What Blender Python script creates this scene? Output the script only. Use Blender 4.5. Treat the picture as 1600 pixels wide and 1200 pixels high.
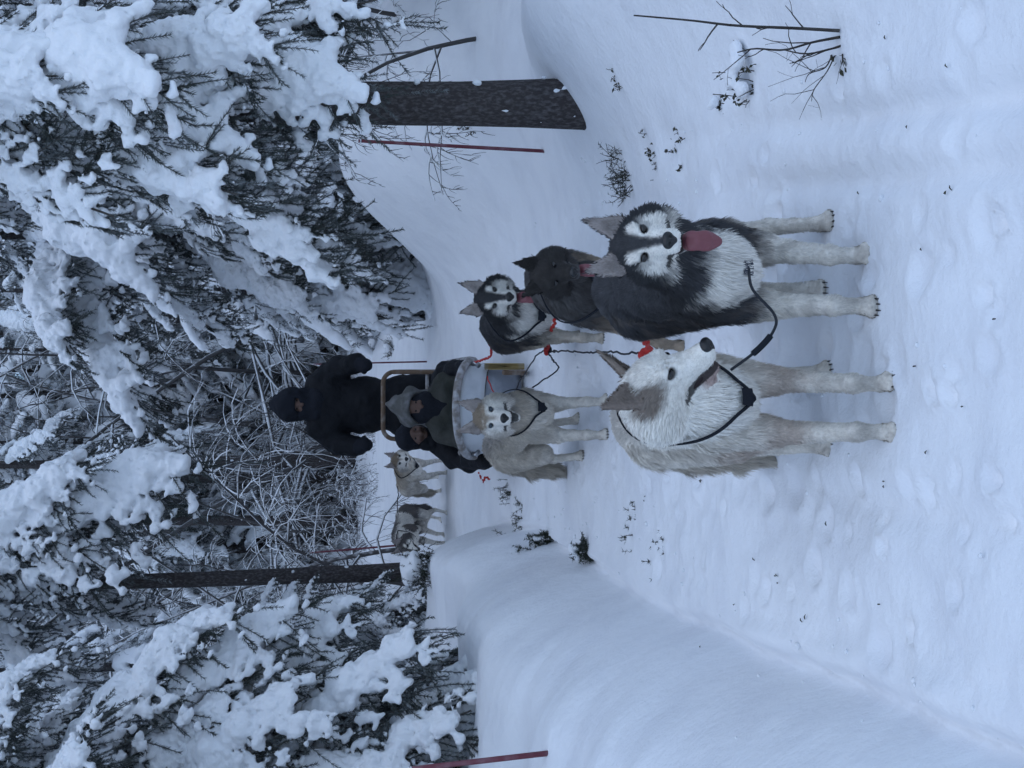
import bpy, math, random
import numpy as np
from mathutils import Vector, Matrix
from mathutils.bvhtree import BVHTree

# ------------------------------------------------------------------ camera, sky, sun, exposure
scene = bpy.context.scene
for o in list(bpy.data.objects):
    bpy.data.objects.remove(o)
C = scene.collection
CAM_H, PITCH, FPX = 1.60, math.atan(340 / 2200), 2200.0     # phone at eye height, 2x lens, tipped down a little
fw = Vector((0, math.cos(PITCH), -math.sin(PITCH)))
rt = Vector((1, 0, 0))
up = rt.cross(fw)
cam_d = bpy.data.cameras.new('camera')
cam = bpy.data.objects.new('camera', cam_d)
C.objects.link(cam)
# the photograph was stored turned a quarter: picture-left is up, picture-top is the right-hand side
cam.matrix_world = Matrix(((-up.x, rt.x, -fw.x, 0), (-up.y, rt.y, -fw.y, 0), (-up.z, rt.z, -fw.z, CAM_H), (0, 0, 0, 1)))
cam_d.sensor_fit = 'HORIZONTAL'
cam_d.sensor_width = 36.0
cam_d.lens = 36.0 * FPX / 1600.0
cam_d.clip_start = 0.05
cam_d.clip_end = 2000
scene.camera = cam

SUN_EL, SUN_AZ = math.radians(80), math.radians(185)
world = bpy.data.worlds.new('World')
scene.world = world
world.use_nodes = True
wn = world.node_tree
bg = wn.nodes['Background']
sky = wn.nodes.new('ShaderNodeTexSky')
sky.sky_type = 'NISHITA'
sky.sun_disc = False
sky.sun_elevation = SUN_EL
sky.sun_rotation = SUN_AZ
sky.air_density = 1.0
sky.dust_density = 0.3
sky.ozone_density = 3.0
wn.links.new(sky.outputs[0], bg.inputs[0])
bg.inputs[1].default_value = 0.15
sd = bpy.data.lights.new('overcast_sun', 'SUN')
sd.energy = 1.0
sd.angle = math.radians(100)
sd.color = (0.84, 0.935, 1.0)
sun = bpy.data.objects.new('overcast_sun', sd)
C.objects.link(sun)
sdir = Vector((math.sin(SUN_AZ) * math.cos(SUN_EL), math.cos(SUN_AZ) * math.cos(SUN_EL), math.sin(SUN_EL)))
sun.rotation_euler = sdir.to_track_quat('Z', 'Y').to_euler()
vs = scene.view_settings
vs.view_transform = 'Standard'
vs.look = 'None'
vs.gamma = 1.0
vs.use_curve_mapping = False
vs.exposure = 0.17
scene.cycles.max_bounces = 5
scene.cycles.diffuse_bounces = 4
scene.cycles.glossy_bounces = 2
scene.cycles.transmission_bounces = 2
scene.cycles.use_denoising = True
scene.cycles.use_adaptive_sampling = True
scene.cycles.adaptive_threshold = 0.03

# ------------------------------------------------------------------ helpers
def PT(u, v, y):
    """point at forward distance y seen at upright pixel (u, v) of the 1200x1600 photograph"""
    d = fw + rt * ((u - 600) / FPX) + up * (-(v - 800) / FPX)
    return Vector((0, 0, CAM_H)) + d * (y / d.y)

def GP(u, v, z=0.0):
    d = fw + rt * ((u - 600) / FPX) + up * (-(v - 800) / FPX)
    return Vector((0, 0, CAM_H)) + d * ((CAM_H - z) / -d.z)

def PA(u, v, y):
    return np.array(PT(u, v, y))

_rng = np.random.default_rng(11)
_NT = _rng.uniform(-1, 1, (32, 32, 32)).astype(np.float32)

def noise3(p):
    p = np.asarray(p, np.float32)
    i = np.floor(p).astype(np.int32)
    f = p - i
    f = f * f * (3 - 2 * f)
    x0, y0, z0 = (i[..., 0] & 31), (i[..., 1] & 31), (i[..., 2] & 31)
    x1, y1, z1 = (x0 + 1) & 31, (y0 + 1) & 31, (z0 + 1) & 31
    fx, fy, fz = f[..., 0], f[..., 1], f[..., 2]
    a = _NT[x0, y0, z0] * (1 - fx) + _NT[x1, y0, z0] * fx
    b = _NT[x0, y1, z0] * (1 - fx) + _NT[x1, y1, z0] * fx
    c = _NT[x0, y0, z1] * (1 - fx) + _NT[x1, y0, z1] * fx
    d = _NT[x0, y1, z1] * (1 - fx) + _NT[x1, y1, z1] * fx
    return (a * (1 - fy) + b * fy) * (1 - fz) + (c * (1 - fy) + d * fy) * fz

def fbm(p, n=3):
    p = np.asarray(p, np.float32)
    s, a = 0, 1.0
    for k in range(n):
        s = s + a * noise3(p * (2 ** k) + 7.3 * k)
        a *= 0.5
    return s

def n2(x, y, z=0.0):
    return noise3(np.stack([x, y, np.zeros_like(x) + z], -1))

def smooth(t):
    t = np.clip(t, 0, 1)
    return t * t * (3 - 2 * t)

def lerp(a, b, t):
    return a + (b - a) * t

def mk_mesh(name, V, quads=None, tris=None, mats=(), midx=None, col=None, smooth_=True, normals=None):
    me = bpy.data.meshes.new(name)
    V = np.ascontiguousarray(V, np.float32)
    nq = 0 if quads is None else len(quads)
    nt = 0 if tris is None else len(tris)
    me.vertices.add(len(V))
    me.vertices.foreach_set('co', V.ravel())
    loops = []
    if nq: loops.append(np.asarray(quads, np.int32).ravel())
    if nt: loops.append(np.asarray(tris, np.int32).ravel())
    loops = np.concatenate(loops)
    me.loops.add(len(loops))
    me.loops.foreach_set('vertex_index', loops)
    me.polygons.add(nq + nt)
    start = np.concatenate([np.arange(nq) * 4, nq * 4 + np.arange(nt) * 3]).astype(np.int32)
    me.polygons.foreach_set('loop_start', start)
    if midx is not None:
        me.polygons.foreach_set('material_index', np.asarray(midx, np.int32))
    me.polygons.foreach_set('use_smooth', np.full(nq + nt, bool(smooth_)))
    for m in mats:
        me.materials.append(m)
    if col is not None:
        ca = me.attributes.new('Col', 'FLOAT_COLOR', 'POINT')
        c4 = np.ones((len(V), 4), np.float32)
        c4[:, :3] = col
        ca.data.foreach_set('color', c4.ravel())
    me.update(calc_edges=True)
    if normals is not None:
        me.normals_split_custom_set_from_vertices([tuple(n) for n in normals])
    return me

class MB:
    """collects boxes, tubes and loose faces into one mesh"""
    def __init__(s):
        s.V, s.Q, s.T, s.mq, s.mt, s.n = [], [], [], [], [], 0
    def add(s, V, Q=None, T=None, m=0):
        V = np.asarray(V, float).reshape(-1, 3)
        s.V.append(V)
        if Q is not None and len(Q):
            s.Q.append(np.asarray(Q, int) + s.n); s.mq += [m] * len(Q)
        if T is not None and len(T):
            s.T.append(np.asarray(T, int) + s.n); s.mt += [m] * len(T)
        s.n += len(V)
    def tube(s, P, r, n=8, m=0, caps=True, flat=1.0):
        P = np.asarray(P, float)
        k = len(P)
        r = np.broadcast_to(np.asarray(r, float), (k,))
        d = np.gradient(P, axis=0)
        d /= np.linalg.norm(d, axis=1)[:, None] + 1e-9
        ref = np.array([0, 0, 1.0]) if abs(d[:, 2]).mean() < 0.8 else np.array([1.0, 0, 0])
        a = np.cross(d, ref); a /= np.linalg.norm(a, axis=1)[:, None] + 1e-9
        b = np.cross(a, d)
        th = np.arange(n) * 2 * math.pi / n
        V = (P[:, None] + r[:, None, None] * (np.cos(th)[None, :, None] * a[:, None] + flat * np.sin(th)[None, :, None] * b[:, None])).reshape(-1, 3)
        i = np.arange(k - 1)[:, None] * n
        j = np.arange(n)[None]
        Q = np.stack([i + j, i + (j + 1) % n, i + n + (j + 1) % n, i + n + j], -1).reshape(-1, 4)
        T = []
        if caps:
            V = np.vstack([V, P[0], P[-1]])
            q = np.arange(n)
            T = np.vstack([np.stack([(q + 1) % n, q, np.full(n, k * n)], 1),
                           np.stack([(k - 1) * n + q, (k - 1) * n + (q + 1) % n, np.full(n, k * n + 1)], 1)])
        s.add(V, Q, T, m)
    def box(s, c, d, rot=None, m=0, bev=0.12):
        # chamfered box: 24 corner points
        d = np.asarray(d, float) / 2
        e = min(d) * bev * 2
        V = []
        for sx in (-1, 1):
            for sy in (-1, 1):
                for sz in (-1, 1):
                    sg = np.array([sx, sy, sz])
                    for ax in range(3):
                        p = d - e; p[ax] = d[ax]
                        V.append(sg * p)
        V = np.array(V)
        idx = lambda sx, sy, sz, ax: ((sx > 0) * 4 + (sy > 0) * 2 + (sz > 0)) * 3 + ax
        Q, T = [], []
        for ax in range(3):
            o1, o2 = [(1, 2), (2, 0), (0, 1)][ax]
            for sg in (-1, 1):
                q = []
                for a, b in ((-1, -1), (1, -1), (1, 1), (-1, 1)):
                    g = [0, 0, 0]; g[ax] = sg; g[o1] = a; g[o2] = b
                    q.append(idx(*g, ax))
                Q.append(q if sg > 0 else q[::-1])
            for a in (-1, 1):
                for b in (-1, 1):
                    g0 = [0, 0, 0]; g1 = [0, 0, 0]
                    g0[o1] = g1[o1] = a; g0[o2] = g1[o2] = b; g0[ax] = -1; g1[ax] = 1
                    q = [idx(*g0, o1), idx(*g1, o1), idx(*g1, o2), idx(*g0, o2)]
                    Q.append(q if a * b > 0 else q[::-1])
        for sx in (-1, 1):
            for sy in (-1, 1):
                for sz in (-1, 1):
                    t = [idx(sx, sy, sz, k) for k in range(3)]
                    T.append(t if sx * sy * sz > 0 else t[::-1])
        if rot is not None:
            V = V @ np.array(rot).T
        s.add(V + np.asarray(c, float), Q, T, m)
    def mesh(s, name, mats, smooth_=True):
        Q = np.vstack(s.Q) if s.Q else None
        T = np.vstack(s.T) if s.T else None
        return mk_mesh(name, np.vstack(s.V), Q, T, mats, s.mq + s.mt, smooth_=smooth_)
    def obj(s, name, mats, parent=None, loc=None, smooth_=True):
        return link(name, s.mesh(name, mats, smooth_), parent, loc)

def link(name, me, parent=None, loc=None):
    o = bpy.data.objects.new(name, me)
    C.objects.link(o)
    if parent is not None: o.parent = parent
    if loc is not None: o.location = loc
    return o

def tag(o, label=None, cat=None, group=None, kind=None):
    if label: o['label'] = label
    if cat: o['category'] = cat
    if group: o['group'] = group
    if kind: o['kind'] = kind
    return o

def thing(name, label, cat, loc=(0, 0, 0), rotz=0.0, group=None):
    o = bpy.data.objects.new(name, None)
    C.objects.link(o)
    o.empty_display_size = 0.1
    o.location = loc
    o.rotation_euler = (0, 0, rotz)
    return tag(o, label, cat, group)

def copy_tree(o, parent=None):
    c = o.copy(); C.objects.link(c)
    if parent is not None: c.parent = parent
    for ch in list(o.children):
        copy_tree(ch, c)
    return c

# ---- signed-distance modelling: smooth unions of cones and ellipsoids, meshed by surface nets
def surface_nets(f, org, h):
    s = f < 0
    c = np.zeros(tuple(n - 1 for n in f.shape), np.uint8)
    for a in (0, 1):
        for b in (0, 1):
            for e in (0, 1):
                c += s[a:a + c.shape[0], b:b + c.shape[1], e:e + c.shape[2]]
    act = (c > 0) & (c < 8)
    I = np.argwhere(act)
    if not len(I): return np.zeros((0, 3)), np.zeros((0, 4), int)
    acc = np.zeros((len(I), 3), np.float32); cnt = np.zeros(len(I), np.float32)
    cor = {}
    for a in (0, 1):
        for b in (0, 1):
            for e in (0, 1):
                cor[a, b, e] = f[I[:, 0] + a, I[:, 1] + b, I[:, 2] + e]
    for ax in range(3):
        for p in (0, 1):
            for q in (0, 1):
                k0 = [p, q]; k0.insert(ax, 0); k1 = [p, q]; k1.insert(ax, 1)
                v0, v1 = cor[tuple(k0)], cor[tuple(k1)]
                m = (v0 < 0) != (v1 < 0)
                t = np.where(m, v0 / np.where(m, v0 - v1, 1), 0)
                pt = np.tile(np.array(k0, np.float32), (len(I), 1)); pt[:, ax] = t
                acc += pt * m[:, None]; cnt += m
    V = np.asarray(org) + h * (I + acc / cnt[:, None])
    idx = np.full(act.shape, -1, np.int32); idx[act] = np.arange(len(I))
    Q = []
    for ax in range(3):
        o1, o2 = [(1, 2), (2, 0), (0, 1)][ax]
        sl0 = [slice(None)] * 3; sl1 = [slice(None)] * 3
        sl0[ax] = slice(0, -1); sl1[ax] = slice(1, None)
        d = s[tuple(sl0)] != s[tuple(sl1)]
        E = np.argwhere(d)
        ok = (E[:, o1] > 0) & (E[:, o2] > 0) & (E[:, o1] < f.shape[o1] - 1) & (E[:, o2] < f.shape[o2] - 1)
        E = E[ok]
        ins = s[E[:, 0], E[:, 1], E[:, 2]]
        def cell(a, b):
            X = E.copy(); X[:, o1] += a; X[:, o2] += b
            return idx[X[:, 0], X[:, 1], X[:, 2]]
        q = np.stack([cell(-1, -1), cell(0, -1), cell(0, 0), cell(-1, 0)], 1)
        q[~ins] = q[~ins][:, ::-1]
        Q.append(q)
    return V, np.vstack(Q)

def relax(V, Q, it=2, lam=0.5):
    E = np.vstack([Q[:, [0, 1]], Q[:, [1, 2]], Q[:, [2, 3]], Q[:, [3, 0]]])
    n = np.bincount(E[:, 0], minlength=len(V)) + np.bincount(E[:, 1], minlength=len(V))
    for _ in range(it):
        S = np.zeros_like(V)
        for k in range(3):
            S[:, k] = np.bincount(E[:, 0], V[E[:, 1], k], len(V)) + np.bincount(E[:, 1], V[E[:, 0], k], len(V))
        V = V + lam * (S / np.maximum(n, 1)[:, None] - V)
    return V

def vnormals(V, Q):
    n = np.cross(V[Q[:, 2]] - V[Q[:, 0]], V[Q[:, 3]] - V[Q[:, 1]])
    N = np.zeros_like(V)
    for c in range(4):
        for k in range(3):
            N[:, k] += np.bincount(Q[:, c], n[:, k], len(V))
    return N / (np.linalg.norm(N, axis=1)[:, None] + 1e-12)

def d_cone(p, a, b, ra, rb, thin=None, ts=1.0):
    ba = b - a
    t = np.clip(((p - a) @ ba) / (ba @ ba), 0, 1)
    w = p - a - t[..., None] * ba
    if thin is None:
        return np.linalg.norm(w, axis=-1) - (ra + (rb - ra) * t)
    wn = w @ thin
    l2 = (w * w).sum(-1) - wn * wn + (ts * wn) ** 2
    return (np.sqrt(np.maximum(l2, 0)) - (ra + (rb - ra) * t)) / ts ** 0.5

def d_ell(p, c, r, R):
    q = (p - c) @ R
    k0 = np.linalg.norm(q / r, axis=-1)
    k1 = np.linalg.norm(q / (r * r), axis=-1) + 1e-9
    return k0 * (k0 - 1) / k1

class SDF:
    def __init__(s, h):
        s.h, s.pr = h, []
    def cone(s, a, b, ra, rb=None, k=0.02, tag='', thin=None, ts=1.0, sub=False):
        a, b = np.array(a, float), np.array(b, float)
        rb = ra if rb is None else rb
        if thin is not None:
            thin = np.array(thin, float); thin /= np.linalg.norm(thin)
        m = max(ra, rb)
        s.pr.append((lambda p: d_cone(p, a, b, ra, rb, thin, ts), np.minimum(a, b) - m, np.maximum(a, b) + m, k, tag, sub))
    def chain(s, P, R, k=0.02, tag=''):
        for i in range(len(P) - 1):
            s.cone(P[i], P[i + 1], R[i], R[i + 1], k, tag)
    def ell(s, c, r, R=None, k=0.02, tag='', sub=False):
        c, r = np.array(c, float), np.array(r, float)
        R = np.eye(3) if R is None else np.array(R, float)
        m = np.sqrt(((R * r) ** 2).sum(1))
        s.pr.append((lambda p: d_ell(p, c, r, R), c - m, c + m, k, tag, sub))
    def mesh(s, disp=None, relax_it=2):
        h = s.h
        add = [q for q in s.pr if not q[5]]
        lo = np.min([q[1] for q in add], 0) - 4 * h
        hi = np.max([q[2] for q in add], 0) + 4 * h
        if disp is not None: lo -= 0.02; hi += 0.02
        n = np.ceil((hi - lo) / h).astype(int) + 1
        f = np.full(n, 0.3, np.float32)
        ax = [lo[i] + h * np.arange(n[i]) for i in range(3)]
        for fn, l, u, k, tg, sub in s.pr:
            mg = k + 3 * h + (0.03 if disp is not None else 0)
            i0 = np.clip(np.floor((l - mg - lo) / h).astype(int), 0, n); i1 = np.clip(np.ceil((u + mg - lo) / h).astype(int) + 1, 0, n)
            if (i1 <= i0).any(): continue
            sl = tuple(slice(a, b) for a, b in zip(i0, i1))
            g = np.stack(np.meshgrid(*[ax[i][i0[i]:i1[i]] for i in range(3)], indexing='ij'), -1)
            d = fn(g).astype(np.float32)
            a = f[sl]
            if sub:
                hh = np.clip(0.5 - 0.5 * (a + d) / k, 0, 1)
                f[sl] = a + (-d - a) * hh + k * hh * (1 - hh)
            else:
                hh = np.clip(0.5 + 0.5 * (a - d) / k, 0, 1)
                f[sl] = a + (d - a) * hh - k * hh * (1 - hh)
        if disp is not None:
            m = np.argwhere(np.abs(f) < 0.06)
            f[m[:, 0], m[:, 1], m[:, 2]] += disp(lo + m * h).astype(np.float32)
        V, Q = surface_nets(f, lo, h)
        V = relax(V, Q, relax_it)
        return V, Q
    def tags(s, V):
        pr = [q for q in s.pr if not q[5]]
        best = np.full(len(V), 1e9); tg = np.zeros(len(V), int)
        names = sorted(set(q[4] for q in pr))
        for q in pr:
            d = q[0](V)
            m = d < best
            best[m] = d[m]; tg[m] = names.index(q[4])
        return np.array(names)[tg]

# ---- materials
def mat(name, color=(0.8, 0.8, 0.8), rough=0.6, spec=0.3, bump=(), attr=None, vary=None, top_snow=None, sheen=0.0, metal=0.0):
    m = bpy.data.materials.new(name)
    m.use_nodes = True
    nt = m.node_tree
    N, L = nt.nodes, nt.links
    b = N['Principled BSDF']
    b.inputs['Base Color'].default_value = (*color, 1)
    b.inputs['Roughness'].default_value = rough
    b.inputs['Specular IOR Level'].default_value = spec
    b.inputs['Metallic'].default_value = metal
    if sheen: b.inputs['Sheen Weight'].default_value = sheen
    tc = N.new('ShaderNodeTexCoord')
    src = None
    if attr:
        a = N.new('ShaderNodeAttribute'); a.attribute_name = attr
        src = a.outputs['Color']
    def nz(scale, detail=4, stretch=None):
        n = N.new('ShaderNodeTexNoise')
        n.inputs['Scale'].default_value = scale; n.inputs['Detail'].default_value = detail
        if stretch:
            mp = N.new('ShaderNodeMapping'); mp.inputs['Scale'].default_value = stretch
            L.new(tc.outputs['Object'], mp.inputs[0]); L.new(mp.outputs[0], n.inputs['Vector'])
        else:
            L.new(tc.outputs['Object'], n.inputs['Vector'])
        return n
    if vary:
        col2, scale, lo, hi = vary[:4]
        n = nz(scale, 3, vary[4] if len(vary) > 4 else None)
        r = N.new('ShaderNodeMapRange'); r.inputs['From Min'].default_value = lo; r.inputs['From Max'].default_value = hi
        L.new(n.outputs[0], r.inputs[0])
        mx = N.new('ShaderNodeMix'); mx.data_type = 'RGBA'
        if src is not None: L.new(src, mx.inputs['A'])
        else: mx.inputs['A'].default_value = (*color, 1)
        mx.inputs['B'].default_value = (*col2, 1)
        L.new(r.outputs[0], mx.inputs['Factor'])
        src = mx.outputs['Result']
    if top_snow:
        lo, hi = top_snow
        g = N.new('ShaderNodeNewGeometry'); sx = N.new('ShaderNodeSeparateXYZ')
        L.new(g.outputs['Normal'], sx.inputs[0])
        n = nz(9, 3)
        ad = N.new('ShaderNodeMath'); ad.operation = 'MULTIPLY_ADD'
        L.new(n.outputs[0], ad.inputs[0]); ad.inputs[1].default_value = 0.9; L.new(sx.outputs['Z'], ad.inputs[2])
        r = N.new('ShaderNodeMapRange'); r.inputs['From Min'].default_value = lo; r.inputs['From Max'].default_value = hi
        L.new(ad.outputs[0], r.inputs[0])
        mx = N.new('ShaderNodeMix'); mx.data_type = 'RGBA'
        if src is not None: L.new(src, mx.inputs['A'])
        else: mx.inputs['A'].default_value = (*color, 1)
        mx.inputs['B'].default_value = (0.82, 0.84, 0.87, 1)
        L.new(r.outputs[0], mx.inputs['Factor'])
        src = mx.outputs['Result']
    if src is not None: L.new(src, b.inputs['Base Color'])
    prev = None
    for bb in bump:
        scale, strength, dist = bb[:3]
        n = nz(scale, 2, bb[3] if len(bb) > 3 else None)
        bp = N.new('ShaderNodeBump'); bp.inputs['Strength'].default_value = strength; bp.inputs['Distance'].default_value = dist
        L.new(n.outputs[0], bp.inputs['Height'])
        if prev is not None: L.new(prev, bp.inputs['Normal'])
        prev = bp.outputs[0]
    if prev is not None: L.new(prev, b.inputs['Normal'])
    return m

M = dict(
    snow=mat('snow', (0.86, 0.87, 0.89), 0.6, 0.25, bump=((16, 0.3, 0.02), (75, 0.55, 0.008))),
    trail=mat('trail_snow', (0.86, 0.87, 0.89), 0.55, 0.25, bump=((8, 0.28, 0.04), (40, 0.32, 0.012), (150, 0.35, 0.004)), vary=((0.78, 0.79, 0.82), 3.0, 0.45, 0.75)),
    bark=mat('bark', (0.058, 0.050, 0.049), 0.9, 0.1, bump=((24, 1.0, 0.03, (1, 1, 0.3)), (80, 0.8, 0.01, (1, 1, 0.5))), vary=((0.15, 0.14, 0.14), 70, 0.45, 0.8, (1, 1, 0.5))),
    twig=mat('twig', (0.045, 0.038, 0.034), 0.9, 0.1, vary=((0.09, 0.085, 0.08), 12, 0.4, 0.7)),
    frost_twig=mat('frosted_twig', (0.085, 0.08, 0.08), 0.9, 0.1, top_snow=(0.6, 1.2)),
    needle=mat('needle', (0.056, 0.066, 0.060), 0.8, 0.15, vary=((0.24, 0.26, 0.27), 9, 0.42, 0.72)),
    far_needle=mat('far_needle', (0.075, 0.084, 0.082), 0.8, 0.1, vary=((0.32, 0.34, 0.36), 3, 0.38, 0.68)),  # frosted needles, their colour paled further to stand in for distant haze
)
# ------------------------------------------------------------------ the ground: packed trail between snow banks
def RY(y):
    return 1.85 * y + 0.85

def HG(x, y, fine=True):
    x = np.asarray(x, float); y = np.asarray(y, float)
    x, y = np.broadcast_arrays(x, y)
    s = (y - 0.85) / 1.85
    wob = 0.05 * n2(x * 0 + 3.1, y * 0.7) + 0.035 * n2(x * 0.9, y * 1.9, 2)
    # left bank: foot line, face width, height
    xL = np.interp(s, [0, 1.2, 2, 3.4, 4.5, 5.4, 6.2, 7.2, 8.6, 12, 30], [-0.72, -0.84, -0.95, -1.05, -0.93, -1.05, -1.45, -2.3, -3.1, -3.6, -4.0]) + wob
    w = np.interp(s, [0, 3, 4.6, 6.0, 9], [0.80, 0.62, 0.30, 0.42, 1.4])
    hb = np.interp(s, [0, 2, 4.6, 6.0, 10], [0.46, 0.54, 0.62, 0.55, 0.4])
    tL = (xL - x) / w
    tc_ = np.clip(tL, 0, 1)
    z = hb * (1 - (1 - tc_) ** 2.6) * smooth(tc_ * 6 + 0.25)
    z = z - 0.060 * np.exp(-((tL + 0.02) / 0.045) ** 2) * (0.75 + 0.5 * n2(x * 2, y * 2.2, 61)) + 0.02 * np.exp(-((tL + 0.13) / 0.06) ** 2) * (0.5 + n2(x * 3, y * 3, 63))
    z = z + 0.13 * smooth((xL - w - x) / 2.5)
    # soft folds down the left bank's face
    face = smooth(tL * 1.6) * smooth((3.2 - tL) / 1.5)
    z = z + face * (0.036 * n2(x * 0.5 + 9, y * 2.4, 1) + 0.022 * n2(x * 0.6, y * 5.2, 5) + 0.006 * n2(x * 3, y * 11, 6) + 0.02 * n2(x * 2.6, y * 2.8, 9)) * np.interp(s, [0, 2, 9], [0.7, 1, 0.6])
    # right side: gentle rise, hummock by the big trunk, large rounded mound behind
    xR = np.interp(s, [0, 2, 3.5, 5, 7, 9, 12, 30], [0.95, 0.9, 0.85, 0.95, 0.95, 0.8, 1.6, 3.0]) + wob
    tR = (x - xR) / np.interp(s, [0, 3, 6, 9], [1.3, 1.1, 1.0, 1.6])
    z = z + np.interp(s, [0, 3, 4.4, 6, 9], [0.28, 0.33, 0.24, 0.42, 0.3]) * smooth(tR)
    z = z + 0.17 * np.exp(-(((x - 1.95) / 0.55) ** 2 + ((s - 3.25) / 0.5) ** 2))
    z = z + 0.80 * np.exp(-(((x - 2.25) / 1.2) ** 2 + ((s - 6.4) / 1.5) ** 2) ** 1.6)
    z = z + 0.10 * smooth((x - 2.6) / 2)
    # forest floor beyond the bend
    z = z + 0.45 * smooth((y - 19) / 9) + 0.012 * np.maximum(y - 30, 0)
    off = np.clip(np.maximum(tL, tR), 0, 1)
    z = z + 0.06 * off * n2(x * 0.9, y * 0.9, 3) + 0.025 * off * n2(x * 2.3, y * 2.0, 8)
    far = smooth((y - 17) / 6)
    z = z + far * 0.14 * n2(x * 0.7, y * 0.7, 13)
    if fine:
        tr = 1 - smooth(off * 3.0)
        lum = 0.55 + 0.45 * smooth(0.5 + n2(x * 0.9, y * 0.6, 55))
        z = z + tr * (0.022 * n2(x * 1.6, y * 1.0, 21) + lum * (0.022 * n2(x * 4, y * 3, 22) + 0.018 * n2(x * 9, y * 6.5, 23) * smooth(0.5 + 0.8 * n2(x * 1.7, y * 1.2, 71)) + 0.010 * n2(x * 22, y * 18, 24) * smooth(0.4 + 0.9 * n2(x * 2.1, y * 1.6, 72))))
        z = z + (1 - tr) * (0.003 * n2(x * 9, y * 9, 31))
        # runner grooves left by earlier sleds
        for gx, gw, gd, sl in ((0.74, 0.05, 0.065, -0.14), (0.56, 0.045, 0.045, -0.11), (0.34, 0.06, 0.014, -0.05), (-0.34, 0.05, 0.034, 0.01), (-0.10, 0.06, 0.014, 0.0)):
            xx = gx + sl * (3.6 - y)
            z = z - tr * gd * np.exp(-((x - xx) / gw) ** 2) * (0.6 + 0.4 * n2(y * 0.8, y * 0, 41)) * smooth((7 - y) / 2)
    return z

def grid_lines(segs):
    L = []
    for a, b, st in segs:
        L.append(np.arange(a, b - 1e-6, st))
    return np.concatenate(L + [[segs[-1][1]]])

gx = grid_lines([(-260, -40, 20), (-40, -10, 1.5), (-10, -4, 0.25), (-4, -2.2, 0.07), (-2.2, 2.4, 0.018), (2.4, 4.4, 0.07), (4.4, 10, 0.25), (10, 40, 1.5), (40, 260, 20)])
gy = grid_lines([(-200, -20, 20), (-20, -2, 1.0), (-2, 2.8, 0.2), (2.8, 6.2, 0.02), (6.2, 10.5, 0.04), (10.5, 17, 0.09), (17, 34, 0.3), (34, 60, 1.5), (60, 400, 20)])
X, Y = np.meshgrid(gx, gy, indexing='ij')
Z = HG(X, Y)
# paw prints and scuffs trodden into the trail
prng = np.random.default_rng(5)
for k in range(250):
    px, py = prng.normal(0.0, 0.42), prng.uniform(3.0, 9.5)
    r = prng.uniform(0.025, 0.06); dep = prng.uniform(0.008, 0.026)
    i0, i1 = np.searchsorted(gx, [px - 3 * r, px + 3 * r]); j0, j1 = np.searchsorted(gy, [py - 3 * r, py + 3 * r])
    q = ((X[i0:i1, j0:j1] - px) ** 2 + (Y[i0:i1, j0:j1] - py) ** 2) / (r * r)
    Z[i0:i1, j0:j1] += dep * (-np.exp(-q ** 2.5) + 0.4 * np.exp(-(np.sqrt(q) - 1.35) ** 2 * 9))
nx, ny = len(gx), len(gy)
ii, jj = np.meshgrid(np.arange(nx - 1), np.arange(ny - 1), indexing='ij')
a = (ii * ny + jj).ravel()
ground = link('snow_ground', mk_mesh('snow_ground', np.stack([X, Y, Z], -1).reshape(-1, 3), np.stack([a, a + ny, a + ny + 1, a + 1], 1), None, [M['trail']]))
tag(ground, kind='structure')

# crumbs and clods broken off the banks and kicked up on the trail
cr = np.random.default_rng(19)
CV, CQ, n0 = [], [], 0
th_ = np.linspace(0, math.pi, 5); ph_ = np.arange(7) * 2 * math.pi / 7
SPH = np.stack([np.outer(np.sin(th_), np.cos(ph_)), np.outer(np.sin(th_), np.sin(ph_)), np.outer(np.cos(th_), np.ones(7))], -1).reshape(-1, 3)
i_, j_ = np.meshgrid(np.arange(4), np.arange(7), indexing='ij')
SQ_ = np.stack([i_ * 7 + j_, (i_ + 1) * 7 + j_, (i_ + 1) * 7 + (j_ + 1) % 7, i_ * 7 + (j_ + 1) % 7], -1).reshape(-1, 4)
for k in range(170):
    y = cr.uniform(3.0, 9.5)
    x = cr.choice([cr.normal(-0.80, 0.10), cr.normal(0.0, 0.45), cr.normal(0.85, 0.2)])
    r = cr.uniform(0.003, 0.008) * (1.6 if cr.random() < 0.08 else 1)
    P = SPH * r * (1 + 0.45 * noise3(SPH * 1.7 + k * 3.1)[:, None]) * np.array([1, 1, 0.7])
    CV.append(P + np.array([x, y, float(HG(np.array([x]), np.array([y]))[0]) + r * 0.3])); CQ.append(SQ_ + n0); n0 += len(P)
tag(link('snow_crumbs', mk_mesh('snow_crumbs', np.vstack(CV), np.vstack(CQ), None, [M['snow']])), 'small clods of snow scattered along the trail and bank foot', 'snow', kind='stuff')

def gz(x, y):
    return float(HG(np.array([x]), np.array([y]))[0])

def HIT(u, v, far=60.0):
    """where the sight line through an upright pixel meets the snow"""
    d = fw + rt * ((u - 600) / FPX) + up * (-(v - 800) / FPX)
    d = d / d.y
    ys = np.linspace(2.0, far, 3000)
    zz = CAM_H + d.z * ys
    hh = HG(d.x * ys, ys)
    k = int(np.argmax(zz < hh)) if (zz < hh).any() else len(ys) - 1
    return Vector((d.x * ys[k], ys[k], hh[k]))

# ------------------------------------------------------------------ snow-laden spruces
def curve_pts(P0, d, L, droop, n, wob, rg):
    t = np.linspace(0, 1, n)[:, None]
    P = np.asarray(P0)[None] + np.asarray(d)[None] * L * t
    P[:, 2] -= droop * L * (t[:, 0] ** 2)
    P += wob * L * np.cumsum(rg.normal(0, 1, (n, 3)), 0) / n * t
    return P

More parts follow.
